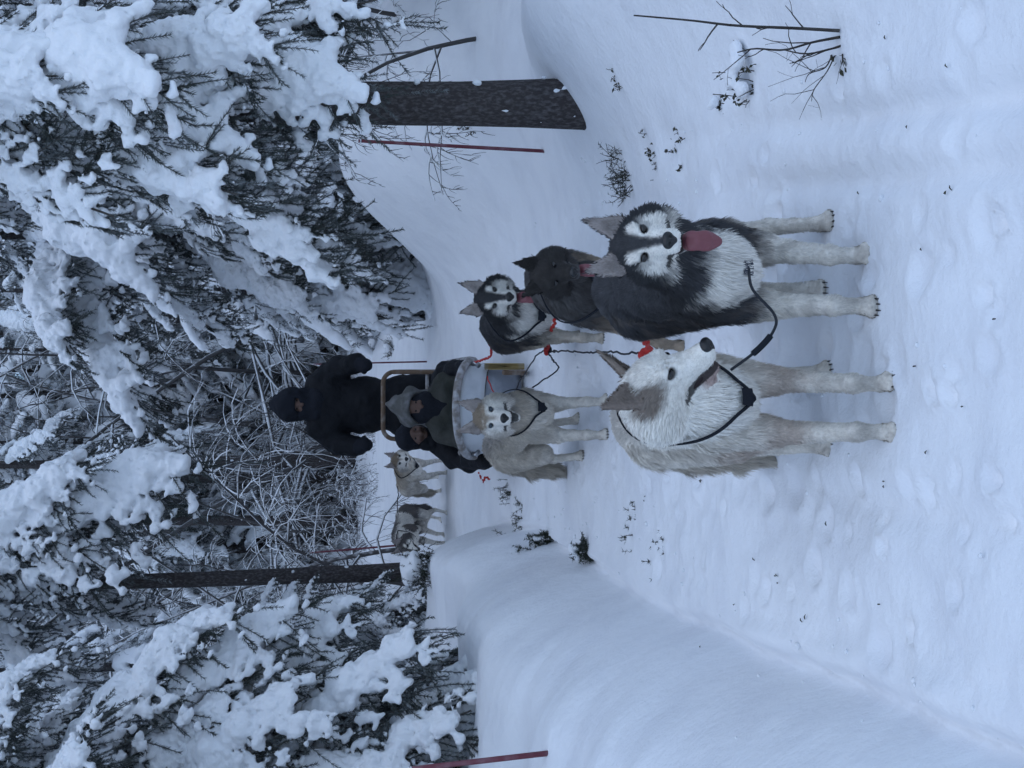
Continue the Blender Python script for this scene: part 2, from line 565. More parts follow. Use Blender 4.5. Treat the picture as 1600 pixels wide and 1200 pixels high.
def needles(P, dens, ln, wd, rg, out, hang=0.25):
    """needle triangles all round a twig polyline"""
    seg = np.linalg.norm(np.diff(P, axis=0), axis=1)
    tot = seg.sum()
    n = max(4, int(tot * dens))
    s = np.sort(rg.uniform(0, 1, n)) * (len(P) - 1)
    i = np.minimum(s.astype(int), len(P) - 2); f = (s - i)[:, None]
    p = P[i] * (1 - f) + P[i + 1] * f
    d = P[i + 1] - P[i]; d /= np.linalg.norm(d, axis=1)[:, None] + 1e-9
    r = rg.normal(0, 1, (n, 3)); r -= d * (r * d).sum(1)[:, None]; r /= np.linalg.norm(r, axis=1)[:, None] + 1e-9
    r[:, 2] -= hang
    nd = 0.75 * d + r; nd /= np.linalg.norm(nd, axis=1)[:, None]
    l = ln * rg.uniform(0.7, 1.2, n)[:, None]
    sd_ = np.cross(nd, rg.normal(0, 1, (n, 3))); sd_ /= np.linalg.norm(sd_, axis=1)[:, None] + 1e-9
    out.append(np.stack([p - sd_ * wd / 2, p + sd_ * wd / 2, p + nd * l], 1))

def make_bough(seed, L=1.2, W=0.55, snow=1.0, vox=0.0105, dens=620, nl=0.023, nw=0.0042, low=False):
    rg = np.random.default_rng(seed)
    wood = MB(); nd = []; S = SDF(vox); fl_ = MB()
    stem = curve_pts((0, 0, 0), (1, rg.uniform(-.12, .12), rg.uniform(0.02, 0.16)), L, rg.uniform(0.22, 0.42), 12, 0.10, rg)
    wood.tube(stem, np.linspace(0.016, 0.004, 12) * L, 5 if not low else 3)
    def blob(p, r, fl=0.62):
        S.ell(p + np.array([0, 0, r * 0.45]), (r, r, r * fl), None, 0.03 * (1.8 if low else 1))
    # main load along the stem
    for t in np.arange(0.10, 0.96, 0.055 if not low else 0.11):
        if rg.random() < 0.06: continue
        q = t * 11; i = int(q); p = stem[i] * (1 - q + i) + stem[min(i + 1, 11)] * (q - i)
        r = snow * L * (0.044 + 0.046 * math.sin(math.pi * min(1, t * 1.05)) * rg.uniform(0.5, 1.5))
        blob(p + rg.normal(0, 0.02, 3) * np.array([1, 1.6, 0.4]), r, rg.uniform(0.55, 0.8))
    ns = 15 if not low else 9
    for k in range(ns):
        t = 0.10 + 0.86 * (k + rg.uniform(-.3, .3)) / ns
        t = min(max(t, 0.05), 0.97)
        sgn = 1 if k % 2 else -1
        q = t * 11; i = min(int(q), 10); p = stem[i] * (1 - q + i) + stem[i + 1] * (q - i)
        l = W * (1.05 - 0.72 * t) * (0.45 + 0.55 * min(1, t * 3.5)) * rg.uniform(0.75, 1.2)
        an = math.radians(rg.uniform(38, 62)) * sgn
        tw = curve_pts(p, (math.cos(an), math.sin(an), rg.uniform(-0.15, 0.12)), l, rg.uniform(0.5, 1.0), 7, 0.12, rg)
        wood.tube(tw, np.linspace(0.006, 0.002, 7), 3, caps=False)
        needles(tw, dens, nl, nw, rg, nd)
        if rg.random() < 0.90:
            ext = rg.uniform(0.45, 0.98)
            for s_ in np.arange(0.0, ext, 0.13 if not low else 0.28):
                q = s_ * 6; j = min(int(q), 5); pp = tw[j] * (1 - q + j) + tw[j + 1] * (q - j)
                blob(pp + rg.normal(0, 0.008, 3), snow * lerp(0.054, 0.024, s_) * rg.uniform(0.75, 1.3) * (L / 1.2) * (1.25 if low else 1), rg.uniform(0.55, 0.85))
        for m_ in range(9 if not low else 2):
            s_ = rg.uniform(0.2, 0.98); q = s_ * 6; j = min(int(q), 5); pp = tw[j]
            dd = tw[j + 1] - tw[j]; a2 = math.atan2(dd[1], dd[0]) + math.radians(rg.choice([-1, 1]) * rg.uniform(30, 60))
            t3 = curve_pts(pp, (math.cos(a2), math.sin(a2), rg.uniform(-0.8, -0.1)), rg.uniform(0.07, 0.20), rg.uniform(0.4, 1.0), 4, 0.15, rg)
            wood.tube(t3, np.linspace(0.003, 0.0015, 4), 3, caps=False)
            needles(t3, dens, nl, nw, rg, nd)
            if not low and rg.random() < 0.7:
                for q3 in (0, 1, 2)[:int(rg.integers(1, 4))]:
                    r3 = snow * (0.024, 0.020, 0.015)[q3] * rg.uniform(0.8, 1.25)
                    S.ell(t3[q3] + np.array([0, 0, r3 * 0.5]), (r3, r3, r3 * 0.7), None, 0.024)
    needles(stem[3:], dens * 0.7, nl, nw, rg, nd)
    nd = np.concatenate(nd)
    V, Q = S.mesh(disp=lambda p: 0.018 * noise3(p * 17 + seed) + 0.014 * noise3(p * 41) + (0.007 * noise3(p * 95) if not low else 0), relax_it=1)
    wood.add(nd.reshape(-1, 3), None, np.arange(len(nd) * 3).reshape(-1, 3), 1)
    if fl_.V:
        Q = np.vstack([Q] + [q + len(V) for q in fl_.Q]); V = np.vstack([V] + fl_.V)
    return wood, (V, Q)

BOUGHS = []
for s_ in range(8):
    wd_, (V, Q) = make_bough(100 + s_, L=1.2, W=(0.5, 0.62, 0.42, 0.7, 0.55, 0.48, 0.6, 0.66)[s_], snow=(1.25, 1.0, 1.1, 1.35, 0.7, 0.85, 1.15, 0.55)[s_])
    BOUGHS.append((wd_.mesh('bough', [M['twig'], M['needle']], False), mk_mesh('snow_load', V, Q, None, [M['snow']])))

def trunk_mesh(H, r0, r1, lean=(0, 0), seed=0, mats=None):
    mb = MB()
    rg = np.random.default_rng(seed)
    n = 26; t = np.linspace(0, 1, n); k = 18
    P = np.stack([lean[0] * t * H + 0.02 * np.sin(t * 7 + seed), lean[1] * t * H + 0.02 * np.cos(t * 6 + seed), -0.35 + t * (H + 0.35)], 1)
    r = lerp(r0, r1, t ** 0.85) * (1 + 0.35 * np.exp(-t * H * 5))
    mb.tube(P, r, k)
    V = mb.V[0]
    nn = noise3(V * np.array([9, 9, 3]) + seed)[:, None]
    c = np.repeat(P, k, 0); c = np.vstack([c, P[:1], P[-1:]])
    mb.V[0] = c + (V - c) * (1 + 0.07 * nn)
    return mb, P

def spruce(label, x, y, H, r0, boughs, lean=(0, 0), seed=0, nb=40, z0=1.0, Lb=1.2, az=None, droop=(5, 35), cat='tree', name='snowy_spruce', extra=(), patches=0):
    """a trunk and its boughs, each bough a part carrying its own load of snow"""
    rg = np.random.default_rng(seed)
    y = RY(y)
    base = (x, y, gz(x, y) - 0.03)
    t = thing(name, label, cat, base)
    mb, P = trunk_mesh(H, r0, r0 * 0.25, lean, seed)
    mb.obj('trunk', [M['bark']], t)
    if patches:
        SP_ = SDF(0.009)
        for i in range(patches):
            z = rg.uniform(0.05, 2.6) if i > patches // 3 else rg.uniform(0, 0.25)
            a_ = rg.uniform(-2.9, -0.3); rr = float(np.interp(z + 0.35, [0, H], [r0 * 1.03, r0 * 0.5])); q_ = rg.uniform(0.008, 0.022)
            SP_.ell(np.array([lean[0] * z + rr * math.cos(a_), lean[1] * z + rr * math.sin(a_), z]), (q_, q_, q_ * rg.uniform(0.8, 2.0)), None, 0.01)
        v_, q_ = SP_.mesh(lambda p: 0.006 * noise3(p * 50))
        tag(link('clinging_snow', mk_mesh('clinging_snow', v_, q_, None, [M['snow']]), t), kind='stuff')
    def put(k, z, a, pitch, s, roll=0.0):
        me, sn = BOUGHS[k]
        o = link('bough', me, t)
        o.matrix_basis = Matrix.Translation((lean[0] * z, lean[1] * z, z)) @ Matrix.Rotation(a, 4, 'Z') @ Matrix.Rotation(pitch, 4, 'Y') @ Matrix.Rotation(roll, 4, 'X') @ Matrix.Diagonal((s, s, s, 1))
        link('snow_load', sn, o)
    ang = rg.uniform(0, 6.28)
    for i in range(nb):
        f = (i + rg.uniform(-0.4, 0.4)) / nb
        z = lerp(z0, H * 0.97, max(0, f))
        ang += 2.4 + rg.normal(0, 0.3)
        a = ang if az is None else math.radians(rg.uniform(*az))
        s = Lb / 1.2 * (1.08 - 0.85 * (z - z0 * 0.5) / H) * rg.uniform(0.8, 1.15)
        put(int(rg.integers(len(BOUGHS))), z, a, math.radians(lerp(droop[1], droop[0], f) + rg.normal(0, 6)), max(0.25, s), rg.normal(0, 0.15))
    for (zs, u1, v1, yt, k, sc) in extra:
        # a long bough drooping from the trunk out over the trail side
        st = Vector((lean[0] * zs, lean[1] * zs, zs)) + Vector(base)
        d = PT(u1, v1, RY(yt)) - st
        a = math.atan2(d.y, d.x); pitch = math.atan2(-d.z, math.hypot(d.x, d.y))
        s = d.length / 1.15
        me, sn = BOUGHS[k]
        o = link('bough', me, t)
        o.matrix_basis = Matrix.Translation(st - Vector(base)) @ Matrix.Rotation(a, 4, 'Z') @ Matrix.Rotation(pitch - 0.2, 4, 'Y') @ Matrix.Diagonal((s, s * sc, s * sc, 1))
        link('snow_load', sn, o)
    return t
# near trees, right-hand side of the trail
b1 = PT(1040, 905, RY(3.35))
spruce('tall spruce with thick dark trunk rising from the snow at the right of the trail', b1.x, 3.35, 7.5, 0.125, None, (-0.015, 0.0), 3, patches=26, nb=36, z0=2.0, Lb=1.25, droop=(5, 38),
       extra=((2.1, 1100, 520, 3.0, 3, 0.9), (2.3, 1110, 420, 2.9, 0, 0.9), (2.6, 1010, 350, 3.0, 3, 0.9), (3.0, 960, 200, 3.1, 6, 0.95), (3.0, 1130, 190, 2.8, 3, 0.9), (3.2, 1050, 90, 2.9, 0, 0.9), (2.5, 900, 420, 3.5, 1, 0.8), (2.1, 1180, 540, 3.0, 7, 0.9)))
spruce('snow-laden spruce behind the right mound with its lowest boughs over the crest', 2.35, 7.5, 8.0, 0.09, None, (0, 0), 4, nb=56, z0=0.7, Lb=1.6, droop=(8, 32),
       extra=((3.4, 800, 200, 6.9, 3, 1.0), (2.8, 850, 330, 6.9, 0, 0.9), (2.2, 905, 480, 6.9, 6, 0.9)))
spruce('spruce with a heavy snow hood drooping high over the trail, right of the musher', 1.75, 8.9, 8.0, 0.10, None, (0, 0), 5, nb=52, z0=0.7, Lb=1.6, droop=(8, 42),
       extra=((3.8, 590, 200, 8.2, 3, 0.9), (4.1, 650, 120, 8.2, 0, 1.0), (2.5, 720, 470, 8.4, 6, 0.9), (2.0, 690, 580, 8.4, 1, 0.9)))
spruce('young spruce bowed under snow at the far right behind the mound', 3.3, 7.9, 7.0, 0.08, None, (0, 0), 6, nb=52, z0=0.5, Lb=1.6, droop=(8, 38))
spruce('spruce at the right edge of the picture with boughs hanging above the hummock', 3.7, 4.7, 7.5, 0.10, None, (0, 0), 7, nb=44, z0=1.6, Lb=1.5, droop=(6, 40))
# near trees, left-hand side
b5 = PT(305, 690, RY(6.2))
spruce('straight dark slender trunk with bare lower stem behind the left bank', b5.x, 6.2, 8.0, 0.088, None, (0.0, 0), 8, patches=18, nb=30, z0=3.25, Lb=1.35, droop=(8, 40),
       extra=((3.6, 480, 250, 5.9, 3, 0.95), (3.9, 440, 130, 5.8, 0, 0.9), (4.0, 400, 60, 6.0, 6, 0.9)))
spruce('dense snow-covered spruce at the left with boughs sweeping down to the bank', -2.35, 3.9, 5.5, 0.09, None, (0, 0), 9, nb=86, z0=0.35, Lb=1.25, droop=(6, 38),
       extra=((1.9, 225, 430, 3.9, 3, 0.8), (1.5, 225, 560, 3.9, 0, 0.8), (2.3, 205, 330, 3.8, 6, 0.8), (1.2, 170, 690, 3.6, 5, 0.8)))
spruce('snow-covered spruce behind the dense left one, beside the slender trunk', -3.05, 5.7, 6.5, 0.09, None, (0, 0), 10, nb=70, z0=0.4, Lb=1.35, droop=(6, 38))
spruce('spruce at the left edge of the picture, boughs resting on the bank', -2.75, 2.75, 5.0, 0.09, None, (0, 0), 12, nb=70, z0=0.35, Lb=1.2, droop=(6, 38))
spruce('small spruce half buried in snow at the foot of the slender trunk', -1.95, 6.0, 1.5, 0.03, None, (0, 0), 13, nb=22, z0=0.15, Lb=0.6, droop=(5, 30))

# far spruces: three kinds, each with trunk, crown and its load of snow, then copied
LOWB = [make_bough(300 + k, L=1.2, W=0.6, snow=1.15, vox=0.045, dens=75, nl=0.075, nw=0.011, low=True) for k in range(4)]
def far_spruce_kind(seed, H, nb, Lb):
    rg = np.random.default_rng(seed)
    NV, SV, SQ, n0 = [], [], [], 0
    wood = MB(); ang = 0
    for i in range(nb):
        f = i / nb; z = lerp(0.25, H * 0.98, f); ang += 2.4 + rg.normal(0, .3)
        s = Lb / 1.2 * (1.1 - 0.9 * f) * rg.uniform(0.8, 1.2)
        mtx = (Matrix.Translation((0, 0, z)) @ Matrix.Rotation(ang, 4, 'Z') @ Matrix.Rotation(math.radians(lerp(36, 0, f) + rg.normal(0, 6)), 4, 'Y') @ Matrix.Diagonal((s, s, s, 1)))
        A = np.array(mtx)
        wb, (V, Q) = LOWB[int(rg.integers(4))]
        tf = lambda P: P @ A[:3, :3].T + A[:3, 3]
        for V_, m_ in zip(wb.V, range(len(wb.V))):
            if len(V_) % 3 == 0 and m_ == len(wb.V) - 1: NV.append(tf(V_))
        SV.append(tf(V)); SQ.append(Q + n0); n0 += len(V)
    nv = np.vstack(NV)
    t = thing('far_spruce', 'x', 'tree')
    tb, _ = trunk_mesh(H, 0.10, 0.02, (0, 0), seed)
    tb.obj('trunk', [M['bark']], t)
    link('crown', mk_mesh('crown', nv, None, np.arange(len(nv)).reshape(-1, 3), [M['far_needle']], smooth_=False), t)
    link('snow_load', mk_mesh('snow_load', np.vstack(SV), np.vstack(SQ), None, [M['snow']]), t)
    return t
FS = [far_spruce_kind(41, 7.0, 62, 1.3), far_spruce_kind(42, 9.0, 76, 1.5), far_spruce_kind(43, 4.2, 44, 1.0)]

# frosted leafless saplings: stem, forked branches and the snow lying along them
def sapling_kind(seed, H, dens=1.0, bow=0.25):
    rg = np.random.default_rng(seed)
    wood, fine, sn = MB(), MB(), MB()
    def grow(p, d, L, r, lev):
        n = 8 if lev == 0 else 5
        P = [np.array(p)]; dd = np.array(d, float)
        for i in range(n):
            dd = dd + rg.normal(0, 0.16 if lev else 0.07, 3) + np.array([0, 0, -0.10 * lev * bow * 3])
            if lev == 0: dd[:2] += bow * 0.12 * np.array([math.cos(seed), math.sin(seed)])
            dd /= np.linalg.norm(dd)
            P.append(P[-1] + dd * L / n)
        P = np.array(P)
        R = np.linspace(r, r * (0.35 if lev else 0.25), len(P))
        (wood if lev < 2 else fine).tube(P, R, 6 if lev == 0 else 4 if lev == 1 else 3, caps=False)
        # snow ridge
        if rg.random() < (0.9 if lev < 3 else 0.6):
            dz = np.gradient(P, axis=0); dz /= np.linalg.norm(dz, axis=1)[:, None]
            lie = np.clip(1.25 - np.abs(dz[:, 2]) * 1.2, 0, 1)
            th = (R * 0.9 + (0.016, 0.015, 0.012, 0.010)[lev]) * lie * rg.uniform(0.2, 0.75, len(P))
            if th.max() > 0.004:
                sn.tube(P + np.array([0, 0, 1]) * (R * 0.6 + th * 0.5)[:, None], np.maximum(th, 0.002), 5 if lev < 2 else 4, caps=False, flat=0.8)
        if lev >= 3: return
        nc = int({0: 15, 1: 7, 2: 4}[lev] * dens)
        for c in range(nc):
            f = rg.uniform(0.12 if lev == 0 else 0.15, 1.0)
            q = f * (len(P) - 1); i = min(int(q), len(P) - 2)
            pp = P[i] * (1 - q + i) + P[i + 1] * (q - i)
            ax = P[i + 1] - P[i]; ax /= np.linalg.norm(ax)
            sd_ = rg.normal(0, 1, 3); sd_ -= ax * (sd_ @ ax); sd_ /= np.linalg.norm(sd_) + 1e-9
            nd_ = ax * rg.uniform(0.35, 0.8) + sd_ * rg.uniform(0.6, 1.0)
            grow(pp, nd_ / np.linalg.norm(nd_), L * rg.uniform(0.25, 0.48) * (1.15 - 0.5 * f), max(R[i] * 0.55, 0.0035), lev + 1)
    grow((0, 0, -0.2), (0, 0, 1), H, 0.022 * H / 3.0, 0)
    t = thing('frosted_sapling', 'x', 'tree')
    wood.obj('trunk', [M['frost_twig']], t)
    tag(fine.obj('twigs', [M['frost_twig']], t), kind='stuff')
    tag(sn.obj('snow_load', [M['snow']], t), kind='stuff')
    return t
SP = [sapling_kind(61, 3.6, 1.0, 0.5), sapling_kind(62, 4.6, 1.0, 0.9), sapling_kind(63, 2.6, 1.2, 0.4), sapling_kind(64, 5.4, 0.9, 0.6), sapling_kind(65, 1.0, 1.0, 0.8)]

def place(proto, used, x, y, rz, s, label, group, lean=0.0):
    o = proto if proto not in used else copy_tree(proto)
    used.add(proto)
    o.location = (x, y, gz(x, y) - 0.05)
    o.rotation_euler = (lean, 0, rz)
    o.scale = (s, s, s)
    tag(o, label, 'tree', group)
    return o
used = set()
rg = np.random.default_rng(77)
# back wall of forest closing off the view
for i in range(80):
    row = i // 16
    yy = (31, 34, 38, 44, 52)[row] + rg.uniform(-1.8, 1.8)
    hw = (8.5, 10.5, 12.5, 14.5, 17)[row]
    xx = -hw + 2 * hw * ((i % 16) + rg.uniform(0.1, 0.9)) / 16 - 0.5
    k = int(rg.choice([0, 1, 1, 0, 2])) if row < 2 else 1
    place(FS[k], used, xx, yy, rg.uniform(0, 6.28), rg.uniform(0.95, 1.4) * (1.15, 1.25, 1.4, 1.6, 1.9)[row], 'grey snow-dusted spruce in the dense forest closing off the end of the trail', 'spruces of the forest behind the trail')
# flanks, farther back from the trail on both sides
for (xx, yy, k, s) in ((-4.4, 4.6, 1, 0.9), (-4.6, 7.0, 1, 1.0), (-4.4, 8.6, 0, 1.0), (-5.2, 9.8, 1, 1.0), (-4.3, 11.4, 1, 0.9), (-6.5, 5.2, 1, 1.0), (-6.8, 8.0, 1, 1.1), (-4.2, 2.6, 0, 1.0)):
    place(FS[k], used, xx, RY(yy), rg.uniform(0, 6.28), s * 1.15, 'snow-loaded spruce standing back from the trail behind the left bank', 'spruces behind the left bank')
for (xx, yy, k, s) in ((4.9, 5.6, 1, 0.95), (5.0, 8.4, 1, 1.0), (3.6, 9.4, 1, 0.95), (2.6, 11.0, 1, 0.9), (4.6, 11.4, 1, 1.0), (6.6, 6.8, 1, 1.1), (6.8, 10.0, 1, 1.0), (4.7, 3.4, 0, 1.0), (1.5, 12.2, 0, 0.9)):
    place(FS[k], used, xx, RY(yy), rg.uniform(0, 6.28), s * 1.15, 'snow-loaded spruce standing back from the trail behind the right mound', 'spruces behind the right mound')
# bare dark trunks standing at the forest edge behind the followers
for (u, yo, r_, lb) in ((478, 14.5, 0.15, 'dark bare pine trunk just left of the musher at the forest edge'), (452, 15.3, 0.12, 'dark bare pine trunk second to the left of the musher'), (388, 14.9, 0.13, 'grey bare pine trunk above the dark-backed follower dog'), (355, 15.6, 0.12, 'bare pine trunk next to the slender left trunk, far behind'), (700, 15.4, 0.12, 'dim bare pine trunk in the tangle right of the musher')):
    yb_ = RY(yo)
    spruce(lb, PT(u, 560, yb_).x, yo, 11, r_, None, (0.004, 0), int(u), nb=14, z0=4.2, Lb=1.8, droop=(10, 40), name='bare_pine', patches=24)
# tangle of frosted saplings where the trail bends away
for i in range(40):
    yy = rg.uniform(27, 34); xx = rg.uniform(-5.5, 4.0)
    k = int(rg.choice([0, 1, 2, 3, 0, 3]))
    place(SP[k], used, xx, yy, rg.uniform(0, 6.28), rg.uniform(1.1, 1.8), 'thin frosted leafless sapling in the grey tangle behind the musher', 'frosted saplings behind the musher', rg.normal(0, 0.13))
for (xx, yy, k, s, lb) in ((-2.5, 8.9, 1, 0.9, 'bowed frosted leafless sapling just right of the slender dark trunk'), (-2.2, 9.8, 3, 0.9, 'tall frosted leafless sapling above the following team, behind the slender trunk'), (-3.2, 7.6, 0, 1.0, 'frosted leafless sapling half hidden behind the slender dark trunk'), (-2.9, 10.6, 0, 1.1, 'frosted sapling farthest back beside the slender dark trunk')):
    place(SP[k], used, xx, RY(yy), rg.uniform(0, 6.28), s, lb, 'frosted saplings by the slender trunk', rg.normal(0, 0.1))
for (xx, yy, k, s, lb) in ((2.35, 4.6, 2, 0.9, 'bare bent sapling with frosted twigs just behind the thick right trunk'), (2.8, 5.4, 2, 1.0, 'bare frosted sapling farther behind the thick right trunk')):
    place(SP[k], used, xx, RY(yy), rg.uniform(0, 6.28), s, lb, 'saplings behind the right trunk', rg.normal(0, 0.2))
# low frosted brush along the forest edge
for i in range(30):
    xx = rg.uniform(-4.5, 3.0); yy = rg.uniform(24.5, 29)
    place(SP[4], used, xx, yy, rg.uniform(0, 6.28), rg.uniform(0.6, 1.3), 'low frosted bush poking out of the snow at the forest edge', 'low bushes at the forest edge')
# ------------------------------------------------------------------ sled dogs
M.update(
    fur=mat('fur', attr='Col', rough=0.85, spec=0.12, bump=((70, 0.5, 0.01), (220, 0.4, 0.004)), vary=((0.20, 0.19, 0.18), 9, 0.72, 0.95)),
    hair=mat('hair', attr='Col', rough=0.75, spec=0.15),
    nose=mat('dog_nose', (0.008, 0.008, 0.009), 0.35, 0.5, bump=((160, 0.4, 0.003),)),
    eye=mat('dog_eye', (0.010, 0.008, 0.007), 0.12, 0.6),
    pale_eye=mat('pale_dog_eye', (0.03, 0.045, 0.06), 0.12, 0.6),
    tongue=mat('dog_tongue', (0.20, 0.060, 0.070), 0.4, 0.45, bump=((60, 0.3, 0.004),)),
    mouth=mat('dog_mouth', (0.02, 0.010, 0.010), 0.5, 0.3),
    claw=mat('claw', (0.03, 0.028, 0.026), 0.4, 0.4),
    strap=mat('harness_webbing', (0.012, 0.014, 0.020), 0.8, 0.2, bump=((120, 0.4, 0.003),)),
    strap_navy=mat('navy_webbing', (0.018, 0.024, 0.045), 0.8, 0.2, bump=((120, 0.4, 0.003),)),
    red_rope=mat('red_rope', (0.42, 0.035, 0.03), 0.8, 0.2, bump=((140, 0.6, 0.004),)),
    dark_rope=mat('dark_rope', (0.03, 0.032, 0.038), 0.8, 0.2, bump=((140, 0.6, 0.004),)),
    steel=mat('steel', (0.35, 0.36, 0.38), 0.35, 0.5, metal=1.0),
)
WHITE = np.array([0.88, 0.84, 0.77]); CREAM = np.array([0.66, 0.585, 0.485]); TAN = np.array([0.30, 0.24, 0.18])
GREY = np.array([0.17, 0.165, 0.165]); CHAR = np.array([0.040, 0.040, 0.043]); BLACK = np.array([0.014, 0.014, 0.016]); BROWN = np.array([0.060, 0.055, 0.053])
PINK = np.array([0.42, 0.30, 0.27])

def unit(v):
    v = np.asarray(v, float)
    return v / (np.linalg.norm(v) + 1e-12)

def mixc(c, m, col):
    m = np.clip(m, 0, 1)[:, None]
    return c * (1 - m) + np.asarray(col) * m

def edge(d, w):
    """1 inside (d<0), soft over w"""
    return np.clip(0.5 - d / w, 0, 1)

def uv_ball(c, r, R=None, n=16, m=10):
    th = np.linspace(0, math.pi, m + 1); ph = np.arange(n) * 2 * math.pi / n
    P = np.stack([np.outer(np.sin(th), np.cos(ph)), np.outer(np.sin(th), np.sin(ph)), np.outer(np.cos(th), np.ones(n))], -1).reshape(-1, 3) * np.asarray(r)
    if R is not None: P = P @ np.asarray(R).T
    i, j = np.meshgrid(np.arange(m), np.arange(n), indexing='ij')
    Q = np.stack([i * n + j, (i + 1) * n + j, (i + 1) * n + (j + 1) % n, i * n + (j + 1) % n], -1).reshape(-1, 4)
    return P + np.asarray(c), Q

def fur_mesh(V, Q, N, col, flow, ln, n, wd, rg, keep=None, clump=0.19):
    """fur as many thin tapering blades that lie along the coat"""
    ar = np.linalg.norm(np.cross(V[Q[:, 2]] - V[Q[:, 0]], V[Q[:, 3]] - V[Q[:, 1]]), axis=1)
    wgt = ar / ar.sum()
    f = rg.choice(len(Q), n, p=wgt)
    a, b = rg.random(n)[:, None], rg.random(n)[:, None]
    q = Q[f]
    B = lambda A: (A[q[:, 0]] * (1 - a) + A[q[:, 1]] * a) * (1 - b) + (A[q[:, 3]] * (1 - a) + A[q[:, 2]] * a) * b
    p, nn, fl, cc = B(V), B(N), B(flow), B(col)
    l = B(ln[:, None])[:, 0] * rg.uniform(0.6, 1.25, n)
    if keep is not None:
        k = B(keep[:, None])[:, 0] > rg.random(n)
        p, nn, fl, cc, l = p[k], nn[k], fl[k], cc[k], l[k]
    n = len(p)
    nn /= np.linalg.norm(nn, axis=1)[:, None] + 1e-9
    fl = fl - nn * (fl * nn).sum(1)[:, None] * 0.9
    fl /= np.linalg.norm(fl, axis=1)[:, None] + 1e-6
    cl = np.stack([noise3(p * 38 + 5 * k) for k in range(3)], 1)
    d = fl + nn * 0.42 + clump * 1.6 * cl + rg.normal(0, clump * 0.5, (n, 3))
    d -= nn * np.minimum((d * nn).sum(1) - 0.16, 0)[:, None]
    d /= np.linalg.norm(d, axis=1)[:, None]
    s = np.cross(d, nn); s /= np.linalg.norm(s, axis=1)[:, None] + 1e-9
    s = s + 0.3 * rg.normal(0, 1, (n, 3)); w = wd * rg.uniform(0.7, 1.3, n)[:, None]
    mid = p + d * (l * 0.55)[:, None]
    tip = p + (d * 0.96 - nn * 0.10 + np.array([0, 0, -0.10])) * l[:, None]
    p0 = p - nn * 0.003
    T = np.stack([p0 - s * w / 2, p0 + s * w / 2, mid + s * w * 0.35, mid - s * w * 0.35, tip], 1)
    base = np.arange(n)[:, None] * 5
    quads = base + np.array([[0, 1, 2, 3]]); tris = base + np.array([[3, 2, 4]])
    br = rg.uniform(0.82, 1.14, n)[:, None]
    c5 = np.repeat((cc * br)[:, None], 5, 1)
    nrm = np.repeat(nn[:, None], 5, 1)
    me = mk_mesh('fur', T.reshape(-1, 3), quads, tris, [M['hair']], col=c5.reshape(-1, 3), normals=None)
    me.normals_split_custom_set_from_vertices(nrm.reshape(-1, 3).astype(np.float32))
    return me

